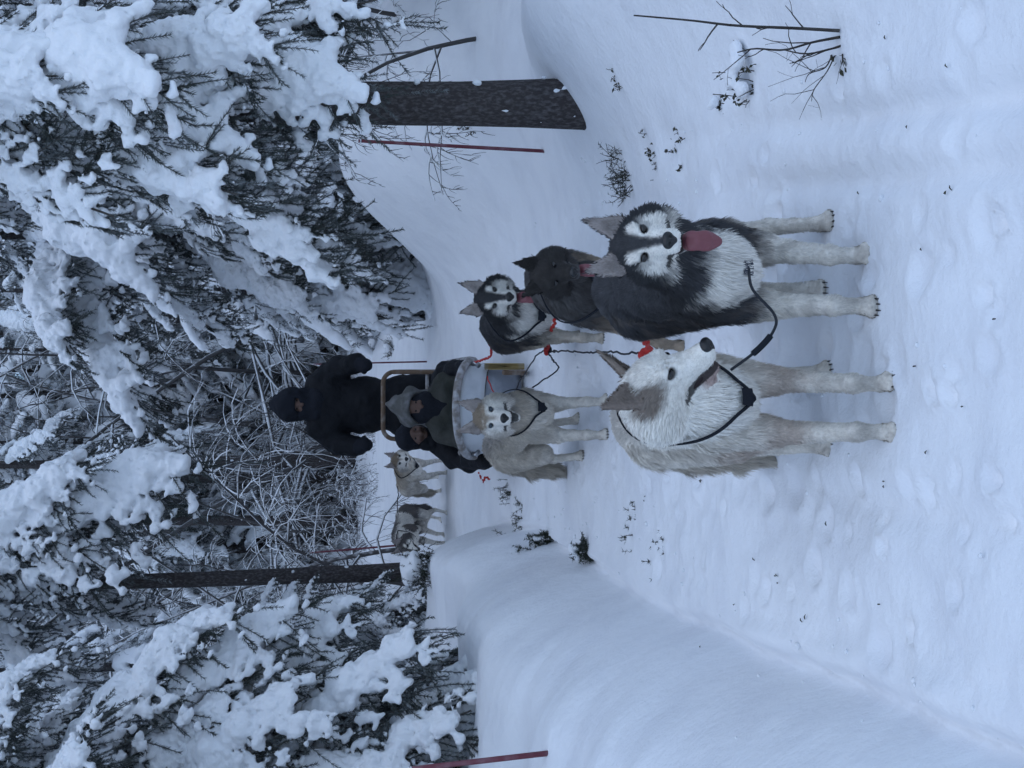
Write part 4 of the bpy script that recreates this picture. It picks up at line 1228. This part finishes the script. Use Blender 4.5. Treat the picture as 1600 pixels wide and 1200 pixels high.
# runners
for s in (-1, 1):
    mb = MB()
    yy = np.array([-0.42, -0.36, -0.25, -0.1, 0.3, 1.0, 1.8, 2.5])
    zz = np.array([0.22, 0.12, 0.05, 0.022, 0.018, 0.018, 0.018, 0.02])
    mb.tube(np.stack([np.full(8, s * 0.25), yy, zz], 1), 0.018, 8)
    mb.obj('runner', [M['wood']], sled)
    mb = MB(); mb.box((s * 0.25, 2.15, 0.06), (0.10, 0.55, 0.02)); mb.obj('footboard', [M['grey_panel']], sled)
    for yv in (0.15, 0.95, 1.55):
        mb = MB(); mb.tube(np.array([[s * 0.25, yv, 0.03], [s * 0.28, yv, 0.2], [s * 0.30, yv, 0.36]]), 0.014, 8); mb.obj('stanchion', [M['wood']], sled)
# front bow: frosted rim that runs round the nose and back along both sides
ang = np.linspace(0, math.pi, 25)
bx_, by_ = -0.335 * np.cos(ang), 0.0 - 0.20 * np.sin(ang)
bz_ = 0.36 + 0.150 * np.sin(ang) ** 0.8
rim = np.stack([bx_, by_ + 0.05, bz_], 1)
side = lambda s: np.array([[s * 0.345, 0.35, 0.355], [s * 0.345, 0.9, 0.365], [s * 0.34, 1.5, 0.38]])
rimp = np.vstack([side(-1)[::-1], rim, side(1)])
mb = MB(); mb.tube(rimp, 0.027, 12); mb.obj('front_bow', [M['frosted']], sled)
# nose shell below the rim: upper white band, lower grey sheet, both curved round the nose
def shell(z0f, z1f, inset, m, name):
    mb = MB()
    V, Q = [], []
    for i, p in enumerate(rim):
        for j, f in enumerate(np.linspace(0, 1, 5)):
            zt, zb = p[2] * z1f, p[2] * z0f
            z = lerp(zt, zb, f)
            sc = 1 - inset - 0.10 * (1 - z / p[2])
            V.append((p[0] * sc, p[1] * sc + 0.02 + 0.10 * (1 - z / p[2]), z))
    V = np.array(V); n = len(rim)
    back = V + np.array([0, 0.012, 0])
    for i in range(n - 1):
        for j in range(4):
            a = i * 5 + j
            Q.append((a, a + 5, a + 6, a + 1)); Q.append((a + n * 5 + 1, a + n * 5 + 6, a + n * 5 + 5, a + n * 5))
    for i in range(n - 1):
        a = i * 5; b = a + n * 5
        Q.append((a, b, b + 5, a + 5)); a += 4; b += 4
        Q.append((a + 5, b + 5, b, a))
    mb.add(np.vstack([V, back]), Q)
    mb.obj(name, [M[m]], sled)
shell(0.60, 0.98, 0.03, 'white_panel', 'nose_band')
shell(0.06, 0.585, 0.06, 'grey_panel', 'front_panel')
for s in (-1, 1):
    mb = MB(); mb.box((s * 0.295, -0.02, 0.155), (0.045, 0.035, 0.28)); mb.obj('corner_post', [M['yellow_wood']], sled)
    mb = MB(); mb.box((s * 0.315, 0.85, 0.22), (0.012, 1.35, 0.17)); mb.obj('side_panel', [M['grey_panel']], sled)
    mb = MB(); mb.tube(np.array([[s * 0.30, -0.05, 0.34], [s * 0.315, -0.07, 0.36], [s * 0.315, -0.04, 0.38]]), 0.02, 8); mb.obj('bracket', [M['steel']], sled)
for i in range(7):
    mb = MB(); mb.box((-0.24 + i * 0.08, 0.85, 0.135), (0.06, 1.6, 0.015)); mb.obj('floor_slat', [M['wood']], sled)
# driving bow
t_ = np.linspace(0, math.pi, 13)
w_, ztop = 0.27, 0.90
db = [(w_, 1.45, 0.25), (w_, 1.52, 0.55), (w_, 1.58, ztop - 0.12)]
db += [(w_ - 0.09 + 0.09 * math.cos(a), 1.60, ztop - 0.09 + 0.09 * math.sin(a)) for a in np.linspace(0.1, math.pi / 2, 7)]
db += [(-(w_ - 0.09) - 0.09 * math.sin(a), 1.60, ztop - 0.09 + 0.09 * math.cos(a)) for a in np.linspace(0, math.pi / 2, 7)]
db += [(-w_, 1.58, ztop - 0.14), (-w_, 1.52, 0.55), (-w_, 1.45, 0.25)]
mb = MB(); mb.tube(np.array(db), 0.019, 10); mb.obj('driving_bow', [M['wood']], sled)
mb = MB(); mb.tube(np.array([[-w_, 1.54, 0.55], [0, 1.54, 0.55], [w_, 1.54, 0.55]]), 0.014, 8); mb.obj('crossbar', [M['frosted']], sled)

# ------------------------------------------------------------------ people
def folds(sc=1.0, amp=0.012):
    return lambda p: amp * noise3(p * np.array([9, 9, 16]) * sc) + amp * 0.5 * noise3(p * 27 * sc)

def part(root, base, name, S, m, disp=None, ri=2):
    V, Q = S.mesh(disp=disp, relax_it=ri)
    return link(name, mk_mesh(name, V - base, Q, None, [M[m]]), root)

def face_part(root, base, c, look, s=1.0, mat_='skin'):
    f = unit(look); l = unit(np.cross([0, 0, 1], f)); u = np.cross(f, l); R = np.stack([f, l, u], 1)
    S = SDF(0.007)
    P = lambda x, y, z: np.array(c) + R @ (np.array([x, y, z]) * s)
    S.ell(P(0, 0, 0), (0.095 * s, 0.072 * s, 0.11 * s), R, 0.02)
    S.cone(P(0.088, 0, 0.02), P(0.108, 0, -0.022), 0.010 * s, 0.015 * s, 0.012)
    S.ell(P(0.080, 0, -0.06), (0.020 * s, 0.026 * s, 0.010 * s), R, 0.010)
    for q in (-1, 1):
        S.ell(P(0.075, q * 0.034, -0.012), (0.025 * s, 0.024 * s, 0.02 * s), R, 0.02)
        S.ell(P(0.095, q * 0.032, 0.022), (0.014 * s, 0.018 * s, 0.010 * s), R, 0.010, sub=True)
    part(root, base, 'face', S, mat_)
    for q in (-1, 1):
        v_, q_ = uv_ball(P(0.077, q * 0.032, 0.020), (0.010 * s, 0.011 * s, 0.006 * s), R)
        link('eye', mk_mesh('eye', v_ - base, q_, None, [M['eye']]), root)

def mitten(root, base, a, b, side, r=0.055):
    S = SDF(0.010)
    a, b = np.array(a), np.array(b); d = unit(b - a); sv = np.array(side)
    S.cone(a, a + d * 0.06, r * 0.85, r * 0.8, 0.02)
    S.cone(a + d * 0.05, a + d * 0.15, r * 0.9, r * 0.75, 0.02)
    S.cone(a + d * 0.06, a + d * 0.12 + unit(sv) * 0.055, r * 0.42, r * 0.36, 0.02)
    part(root, base, 'mitten', S, 'cap', folds(1.5, 0.006))

# musher on the runners
my = 11.85
base = np.array(PT(568, 700, my)); base[2] = SZ + 0.07
mr = thing('person', 'musher in black hooded parka standing on the runners behind the sled', 'person', base)
W = lambda u, v, y=my: PA(u, v, y)
S = SDF(0.013)
S.ell(W(567, 520), (0.245, 0.16, 0.20), None, 0.08)
S.ell(W(567, 570), (0.245, 0.175, 0.24), None, 0.08)
S.ell(W(567, 630), (0.255, 0.18, 0.22), None, 0.08)
S.cone(W(567, 500), W(567, 470), 0.14, 0.11, 0.06)
for s in (-1, 1):
    sh, el, ha = W(567 + s * 33, 500), W(567 + s * 57, 528, my - 0.02), W(567 + s * 66, 556, my - 0.12)
    S.chain([sh, el, ha], [0.115, 0.10, 0.085], 0.05)
    ft = base + np.array([s * 0.2, 0.0, 0.0])
    S.chain([W(567 + s * 20, 650), base + np.array([s * 0.17, -0.03, 0.48]), ft + np.array([0, 0.02, 0.08])], [0.14, 0.10, 0.08], 0.05)
    S.cone(ft + np.array([0, 0.05, 0.05]), ft + np.array([s * 0.03, -0.16, 0.04]), 0.06, 0.05, 0.03)
part(mr, base, 'body', S, 'parka', folds(1.0, 0.016))
for s in (-1, 1):
    mitten(mr, base, W(567 + s * 66, 556, my - 0.12), W(567 + s * 60, 580, my - 0.30), (-s, 0, 0), 0.07)
S = SDF(0.010)
S.ell(W(568, 456), (0.138, 0.15, 0.155), None, 0.05)
S.cone(W(568, 448, my + 0.03), W(568, 432, my + 0.05), 0.10, 0.06, 0.06)
S.cone(W(568, 478), W(568, 492), 0.13, 0.17, 0.06)
S.ell(W(568, 464, my - 0.17), (0.058, 0.12, 0.020), None, 0.018, sub=True)
part(mr, base, 'hood', S, 'cap', folds(1.2, 0.012))
face_part(mr, base, W(568, 467, my - 0.035), (0, -1, -0.05), 1.0)

# front passenger: grey pointed hood, olive coat
py_ = 10.40
base = np.array([PT(562, 760, py_).x, py_, SZ + 0.145])
p1 = thing('person', 'front sled passenger in grey pointed hood and olive coat, face half covered', 'person', base)
W = lambda u, v, y=py_: PA(u, v, y)
S = SDF(0.012)
S.ell(W(560, 703), (0.25, 0.18, 0.20), None, 0.06)
S.ell(W(560, 745, py_ + 0.02), (0.24, 0.19, 0.20), None, 0.06)
S.cone(W(562, 690), W(563, 662), 0.12, 0.09, 0.05)
for s in (-1, 1):
    S.chain([W(560 + s * 38, 695), W(560 + s * 46, 728, py_ - 0.10), W(560 + s * 22, 740, py_ - 0.30)], [0.095, 0.082, 0.065], 0.04)
    S.chain([base + np.array([s * 0.10, 0.02, 0.10]), base + np.array([s * 0.12, -0.42, 0.20]), base + np.array([s * 0.09, -0.62, 0.08])], [0.11, 0.085, 0.07], 0.04)
part(p1, base, 'body', S, 'olive', folds(1.0, 0.018))
S = SDF(0.009)
S.ell(W(564, 643), (0.150, 0.135, 0.085), None, 0.04)
S.chain([W(569, 608, py_ + 0.02), W(567, 620, py_ + 0.02), W(565, 634, py_ + 0.01)], [0.020, 0.062, 0.115], 0.04)
S.cone(W(564, 650, py_ + 0.06), W(562, 692, py_ + 0.05), 0.125, 0.17, 0.05)
S.ell(W(563, 663, py_ - 0.13), (0.118, 0.15, 0.110), None, 0.025, sub=True)
part(p1, base, 'hood', S, 'hoodg', folds(1.3, 0.014))
S = SDF(0.009)
S.ell(W(563, 660, py_ - 0.02), (0.118, 0.115, 0.125), None, 0.03)
S.cone(W(563, 672, py_ - 0.04), W(562, 692, py_ - 0.05), 0.10, 0.11, 0.04)
S.ell(W(564, 649, py_ - 0.14), (0.052, 0.065, 0.026), None, 0.015, sub=True)
part(p1, base, 'balaclava', S, 'cap', folds(1.5, 0.010))
face_part(p1, base, W(564, 651, py_ - 0.035), (0.05, -1, -0.1), 0.95)

# second passenger, behind: black beanie and black coat, arms out along both sides of the sled
qy = 10.75
base = np.array([PT(535, 750, qy).x, qy, SZ + 0.145])
p2 = thing('person', 'second sled passenger in dark knit cap and black coat leaning out to the left', 'person', base)
W = lambda u, v, y=qy: PA(u, v, y)
S = SDF(0.012)
S.ell(W(540, 708), (0.23, 0.16, 0.20), None, 0.06)
S.ell(W(548, 748), (0.23, 0.18, 0.2), None, 0.06)
S.cone(W(524, 690), W(517, 664), 0.11, 0.075, 0.05)
S.chain([W(510, 688), W(488, 712, qy - 0.1), W(478, 733, qy - 0.25)], [0.10, 0.088, 0.07], 0.05)
S.cone(W(478, 733, qy - 0.25), W(500, 738, qy - 0.42), 0.072, 0.055, 0.03)
S.chain([W(585, 690), W(614, 697, qy - 0.2), W(627, 722, qy - 0.55)], [0.10, 0.085, 0.06], 0.05)
for s in (-1, 1):
    S.chain([base + np.array([s * 0.13, 0.02, 0.08]), base + np.array([s * 0.24, -0.35, 0.16]), base + np.array([s * 0.24, -0.65, 0.07])], [0.10, 0.075, 0.06], 0.04)
part(p2, base, 'body', S, 'parka', folds(1.0, 0.018))
mitten(p2, base, W(627, 722, qy - 0.56), W(632, 736, qy - 0.75), (-1, 0, 0), 0.045)
mitten(p2, base, W(500, 738, qy - 0.42), W(520, 742, qy - 0.55), (0, 0, 1), 0.045)
face_part(p2, base, W(520, 650, qy - 0.03), (0.15, -1, -0.12), 1.02)
S = SDF(0.008)
S.ell(W(517, 638, qy + 0.005), (0.110, 0.125, 0.105), None, 0.03)
S.ell(W(519, 652, qy + 0.05), (0.105, 0.08, 0.11), None, 0.03)
S.ell(W(521, 664, qy - 0.14), (0.080, 0.09, 0.080), None, 0.02, sub=True)
part(p2, base, 'knit_cap', S, 'cap', folds(2, 0.006))
S = SDF(0.009)
S.cone(W(512, 668, qy - 0.02), W(516, 686, qy - 0.02), 0.085, 0.10, 0.03)
part(p2, base, 'neck_scarf', S, 'parka', folds(2, 0.008))
# ------------------------------------------------------------------ lines, ropes and marker poles
def spline(P, n=40):
    P = np.array([np.array(p, float) for p in P])
    k = len(P); t = np.linspace(0, k - 1, n); out = []
    for q in t:
        i = min(int(q), k - 2); f = q - i
        p0, p1, p2, p3 = P[max(i - 1, 0)], P[i], P[i + 1], P[min(i + 2, k - 1)]
        out.append(0.5 * (2 * p1 + (p2 - p0) * f + (2 * p0 - 5 * p1 + 4 * p2 - p3) * f * f + (3 * p1 - p0 - 3 * p2 + p3) * f ** 3))
    return np.array(out)

def rope(name, label, pts, r, m, wig=0.0, knots=(), extra=None):
    P = spline(pts, 60)
    if wig:
        P = P + wig * np.stack([noise3(P * 30), noise3(P * 30 + 9), noise3(P * 30 + 17)], 1)
    b = P[0].copy(); b[2] = P[:, 2].min()
    root = thing(name, label, 'rope', b)
    mb = MB(); mb.tube(P - b, r, 7); mb.obj('line', [M[m]], root)
    for q in knots:
        c = P[int(q * 59)] - b
        S = SDF(0.004)
        for k in range(5):
            S.ell(c + _rng.normal(0, 0.010, 3), (r * 2.4, r * 2.0, r * 2.2), None, 0.006)
        v_, q_ = S.mesh(relax_it=1)
        link('knot', mk_mesh('knot', v_, q_, None, [M[m]]), root)
    if extra:
        a, z_, rr, mm, nm = extra
        mb = MB(); mb.tube(P[int(a * 59):int(z_ * 59)] - b, rr, 9); mb.obj(nm, [M[mm]], root)
    return root

V3 = lambda *a: np.array(a)
rope('gangline', 'thin dark central line running from the sled between the dogs', [V3(SX + 0.05, 9.52, 0.16), PT(640, 835, 8.7), PT(651, 858, 8.0), PT(651, 900, 7.2), PT(650, 945, 6.5), PT(648, 1008, 5.55)], 0.0045, 'dark_rope', 0.01, (0.42,))
rope('neckline', 'dark cable looping between the necks of the two leaders', [PT(780, 1170, 3.76), PT(748, 1176, 3.66), PT(708, 1210, 3.66), PT(682, 1208, 3.66), PT(652, 1182, 3.67), PT(622, 1142, 3.72)], 0.0042, 'dark_rope', 0, (), (0.66, 0.86, 0.009, 'strap', 'sleeve'))
rope('tug_line', 'red knotted rope from the charcoal leader down to the central line', [PT(698, 1003, 4.9), PT(680, 1008, 5.1), PT(662, 1010, 5.3), PT(648, 1012, 5.5), PT(640, 1000, 5.6)], 0.008, 'red_rope', 0.012, (0.72,))
rope('tug_line', 'red rope behind the dark brown dog reaching the central line', [PT(700, 868, 6.9), PT(685, 862, 7.3), PT(668, 858, 7.7), PT(650, 855, 8.0)], 0.007, 'red_rope', 0.01, (0.95,))
rope('tug_line', 'short red rope between the black husky and the sled bow', [PT(661, 766, 8.2), PT(652, 768, 8.7), PT(642, 764, 9.2), PT(634, 742, 9.7)], 0.007, 'red_rope', 0.008)
rope('neckline', 'thin dark slack line from the cream dog to the central line', [PT(594, 832, 7.28), PT(612, 858, 7.35), PT(626, 872, 7.45), PT(640, 862, 7.7), PT(652, 857, 8.0)], 0.004, 'dark_rope', 0.006)
rope('tug_line', 'loose red rope end lying on the snow left of the sled', [HIT(462, 748), HIT(455, 752), HIT(448, 756), HIT(455, 760), HIT(450, 766)], 0.008, 'red_rope', 0.02)
rope('neckline', 'dark line joining the two dogs of the following team', [PT(440, 622, 14.5), PT(425, 622, 14.4), PT(408, 621, 14.45), PT(395, 622, 14.55)], 0.005, 'dark_rope', 0.006)
rope('tug_line', 'faint red rope across the front panel of the sled', [PT(612, 762, 9.54), PT(604, 764, 9.52), PT(590, 770, 9.50), PT(570, 778, 9.50)], 0.004, 'red_rope', 0.004)

M['pole'] = mat('red_pole', (0.17, 0.050, 0.065), 0.7, 0.2, bump=((40, 0.3, 0.004),), vary=((0.26, 0.15, 0.17), 14, 0.45, 0.75))
def pole(label, u0, v0, u1, v1, r, y=None):
    b = HIT(u0, v0) if y is None else Vector((PT(u0, v0, y).x, y, gz(PT(u0, v0, y).x, y)))
    t = PT(u1, v1, b.y)
    root = thing('marker_pole', label, 'pole', b, group='red trail marker poles')
    d = np.array(t - b)
    mb = MB(); mb.tube(np.array([-0.08 * d / np.linalg.norm(d), d * 0.35, d * 0.7, d]), [r, r, r * 0.95, r * 0.9], 9); mb.obj('shaft', [M['pole']], root)
    mb = MB(); mb.tube(np.array([d * 0.985, d * 1.0 + d / np.linalg.norm(d) * 0.012]), [r * 1.02, r * 0.6], 9); mb.obj('cap', [M['snow']], root)
    return root
pole('maroon marker pole standing in the snow just left of the thick trunk', 964, 850, 980, 560, 0.011)
pole('thin red marker pole behind the musher on the right', 635, 630, 631, 490, 0.010, 17.0)
pole('faint pink marker pole leaning by the slender trunk', 350, 596, 336, 484, 0.013, 17.5)
pole('red marker pole at the left picture edge standing in the bank', 23, 858, -2, 640, 0.012)

# ------------------------------------------------------------------ twigs and dwarf shrubs poking out of the snow
M['leaf'] = mat('dry_leaf', (0.040, 0.036, 0.028), 0.8, 0.2, vary=((0.07, 0.075, 0.045), 20, 0.4, 0.7))
M['shrub_green'] = mat('shrub_needles', (0.030, 0.042, 0.028), 0.8, 0.2, vary=((0.12, 0.13, 0.12), 12, 0.5, 0.75))
def shrub(name, label, pos, n, h, spread, seed, leaf=0, needle=0, lean=(0, 0), r=0.0022, snowcap=0.0, group=None):
    rg = np.random.default_rng(seed)
    root = thing(name, label, 'shrub', pos, group=group)
    st = MB(); nd = []
    for i in range(n):
        a = rg.uniform(0, 6.28); q = spread * math.sqrt(rg.random())
        p0 = V3(q * math.cos(a), q * math.sin(a), -0.02)
        p0[2] += gz(pos[0] + p0[0], pos[1] + p0[1]) - pos[2]
        d = V3(lean[0] + rg.normal(0, 0.5), lean[1] + rg.normal(0, 0.5), 1.0)
        P = curve_pts(p0, unit(d), h * rg.uniform(0.5, 1.15), rg.uniform(-0.2, 0.4), 6, 0.25, rg)
        st.tube(P, np.linspace(r, r * 0.45, 6), 4, caps=False)
        for k in range(int(rg.integers(1, 4))):
            j = int(rg.integers(1, 5)); d2 = unit(P[j] - P[j - 1] + rg.normal(0, 0.7, 3))
            B = curve_pts(P[j], d2, h * rg.uniform(0.2, 0.45), 0.1, 4, 0.2, rg)
            st.tube(B, np.linspace(r * 0.6, r * 0.3, 4), 3, caps=False)
            if needle: needles(B, needle, 0.022, 0.004, rg, nd)
            if leaf:
                for _ in range(leaf):
                    c = B[int(rg.integers(1, 4))] + rg.normal(0, 0.004, 3); a1 = unit(rg.normal(0, 1, 3)) * rg.uniform(0.007, 0.015); a2 = unit(np.cross(a1, rg.normal(0, 1, 3))) * 0.005
                    nd.append(np.array([[c - a1, c + a2, c + a1], [c - a1, c + a1, c - a2]]))
        if needle: needles(P, needle, 0.022, 0.004, rg, nd)
    tag(st.obj('stems', [M['twig']], root), kind='stuff')
    if nd:
        nd = np.concatenate(nd)
        tag(link('foliage', mk_mesh('foliage', nd.reshape(-1, 3), None, np.arange(len(nd) * 3).reshape(-1, 3), [M['shrub_green' if needle else 'leaf']], smooth_=False), root), kind='stuff')
    if snowcap:
        S = SDF(0.008)
        for k in range(5):
            S.ell(V3(rg.normal(0, spread * 0.4), rg.normal(0, spread * 0.4), h * rg.uniform(0.3, 0.6)), (snowcap * rg.uniform(0.6, 1.1), snowcap * rg.uniform(0.6, 1.1), snowcap * 0.5), None, 0.02)
        v_, q_ = S.mesh(lambda p: 0.006 * noise3(p * 40))
        link('snow_cap', mk_mesh('snow_cap', v_, q_, None, [M['snow']]), root)
    return root
SH = [
    ('dwarf_shrub', 'dense dark green dwarf shrub at the foot of the left bank, farther of two', 353, 868, 26, 0.12, 0.07, 0, 500, 0.0),
    ('dwarf_shrub', 'dense dark green dwarf shrub at the foot of the left bank, nearer of two', 338, 915, 26, 0.12, 0.06, 0, 500, 0.03),
    ('twig_clump', 'thin dry twigs on the crest between the left bank and the cream dog', 432, 795, 16, 0.11, 0.10, 0, 160, 0),
    ('twig_clump', 'thin twigs along the nose of the left bank by the following team', 385, 810, 20, 0.09, 0.13, 0, 200, 0),
    ('twig_clump', 'scattered sprigs on the trail right of the nearer green shrub', 375, 985, 12, 0.06, 0.13, 0, 160, 0),
    ('twig_clump', 'scattered sprigs on the trail below the nearer green shrub', 335, 1030, 10, 0.05, 0.14, 0, 160, 0),
    ('grass_tuft', 'bent tuft of dry stems right of the charcoal leader', 922, 975, 46, 0.13, 0.13, 0, 60, 0),
    ('twig_clump', 'dry leaf sprigs between the tuft and the thick trunk', 955, 1020, 12, 0.07, 0.10, 3, 0, 0),
    ('twig_clump', 'small leafy sprigs above the charcoal leader on the right slope', 965, 1065, 9, 0.06, 0.09, 3, 0, 0),
    ('twig_clump', 'leafy twigs around a snow lump at the right edge of the trail', 1085, 1170, 16, 0.09, 0.10, 3, 0, 0.045),
    ('twig_clump', 'small dark leafy sprig on the slope right of the trunk', 1040, 1125, 7, 0.06, 0.03, 6, 0, 0.02),
    ('twig_clump', 'faint twigs in the snow below the thick trunk', 1075, 965, 10, 0.06, 0.06, 1, 0, 0),
    ('twig_clump', 'short leaf sprigs beside the pole and thick trunk', 1000, 735, 6, 0.10, 0.06, 5, 0, 0),
    ('dwarf_shrub', 'snow-dusted dwarf shrub on the far snow right of the musher', 655, 612, 22, 0.20, 0.14, 0, 220, 0.06),
    ('dwarf_shrub', 'snow-capped shrub at the base of the slender left trunk', 318, 668, 30, 0.26, 0.16, 0, 260, 0.10),
    ('twig_clump', 'frosted twigs behind the following team on the forest edge', 450, 590, 24, 0.35, 0.30, 0, 60, 0),
    ('twig_clump', 'frosted twigs beyond the trail left of the musher', 520, 585, 24, 0.35, 0.30, 0, 60, 0),
    ('twig_clump', 'thin bent twigs on the mound crest under the right spruce', 800, 632, 14, 0.22, 0.25, 0, 80, 0),
]
for i, (nm, lb, u, v, n, h, sp, lf_, ndl, cap_) in enumerate(SH):
    shrub(nm, lb, HIT(u, v), n, h, sp, 500 + i, lf_, ndl, snowcap=cap_)
# bare sapling bent over the right edge of the trail
rg = np.random.default_rng(808)
bp = np.array(HIT(1142, 1312)); yb = bp[1]
root = thing('bare_sapling', 'bare thin sapling with forked leafless twigs at the right trail edge', 'sapling', bp)
for pts, r0 in (((( 1152, 1312), (1156, 1240), (1160, 1150), (1168, 1080), (1176, 990)), 0.0055),
                (((1142, 1312), (1134, 1270), (1122, 1225), (1124, 1180), (1118, 1152)), 0.0045),
                (((1130, 1318), (1124, 1300), (1116, 1260), (1122, 1225)), 0.0042),
                (((1120, 1302), (1095, 1290), (1085, 1265), (1072, 1258)), 0.0026),
                (((1112, 1304), (1088, 1292), (1060, 1272), (1042, 1268)), 0.0024),
                (((1116, 1316), (1098, 1318), (1088, 1326)), 0.0022)):
    mb = MB()
    P = spline([PA(u, v, yb + rg.normal(0, 0.03)) for u, v in pts], 16) - bp
    mb.tube(P, np.linspace(r0, r0 * 0.4, 16), 6, caps=False)
    for k in range(4):
        j = int(rg.integers(3, 13)); d2 = unit(unit(P[j + 1] - P[j]) + rg.normal(0, 0.55, 3))
        B = curve_pts(P[j], d2, rg.uniform(0.05, 0.17), 0.05, 6, 0.25, rg)
        mb.tube(B, np.linspace(r0 * 0.5, r0 * 0.22, 6), 4, caps=False)
        if rg.random() < 0.6:
            B2 = curve_pts(B[3], unit(d2 + rg.normal(0, 0.6, 3)), 0.05, 0.05, 4, 0.2, rg); mb.tube(B2, r0 * 0.2, 3, caps=False)
    mb.obj('stem', [M['twig']], root)
mb = MB()
for k in range(16):
    c = P[int(rg.integers(0, 15))] + rg.normal(0, 0.012, 3); a1 = unit(rg.normal(0, 1, 3)) * 0.012; a2 = unit(np.cross(a1, rg.normal(0, 1, 3))) * 0.007
    mb.add([c - a1, c + a2, c + a1, c - a2], [(0, 1, 2, 3)])
tag(mb.obj('withered_leaves', [M['leaf']], root), kind='stuff')
# litter blown onto the trail
mb = MB()
for (u, v, n) in ((902, 1490, 3), (1155, 1385, 1), (450, 1095, 4), (445, 1385, 2), (1100, 1485, 1), (560, 1520, 1), (800, 1445, 1), (300, 1215, 3), (260, 1150, 1), (230, 1260, 2), (900, 1345, 1), (190, 1100, 1), (420, 1010, 2), (330, 1180, 1), (700, 1560, 1), (1000, 1420, 1), (250, 1380, 1), (500, 1450, 1), (640, 1430, 1), (380, 1300, 1)):
    p = np.array(HIT(u, v))
    for k in range(n):
        a = rg.uniform(0, 6.28); d = V3(math.cos(a), math.sin(a), rg.uniform(0.0, 0.25)) * rg.uniform(0.006, 0.018); q = p + rg.normal(0, 0.012, 3) * V3(1, 1, 0); q[2] = gz(q[0], q[1]) + 0.006
        mb.tube(np.array([q - d / 2, q + V3(0, 0, 0.003), q + d / 2]), [0.0016, 0.0022, 0.001], 4)
tag(mb.obj('trail_litter', [M['leaf']]), 'tiny dark needles and bark scraps strewn over the trail snow', 'litter', kind='stuff')
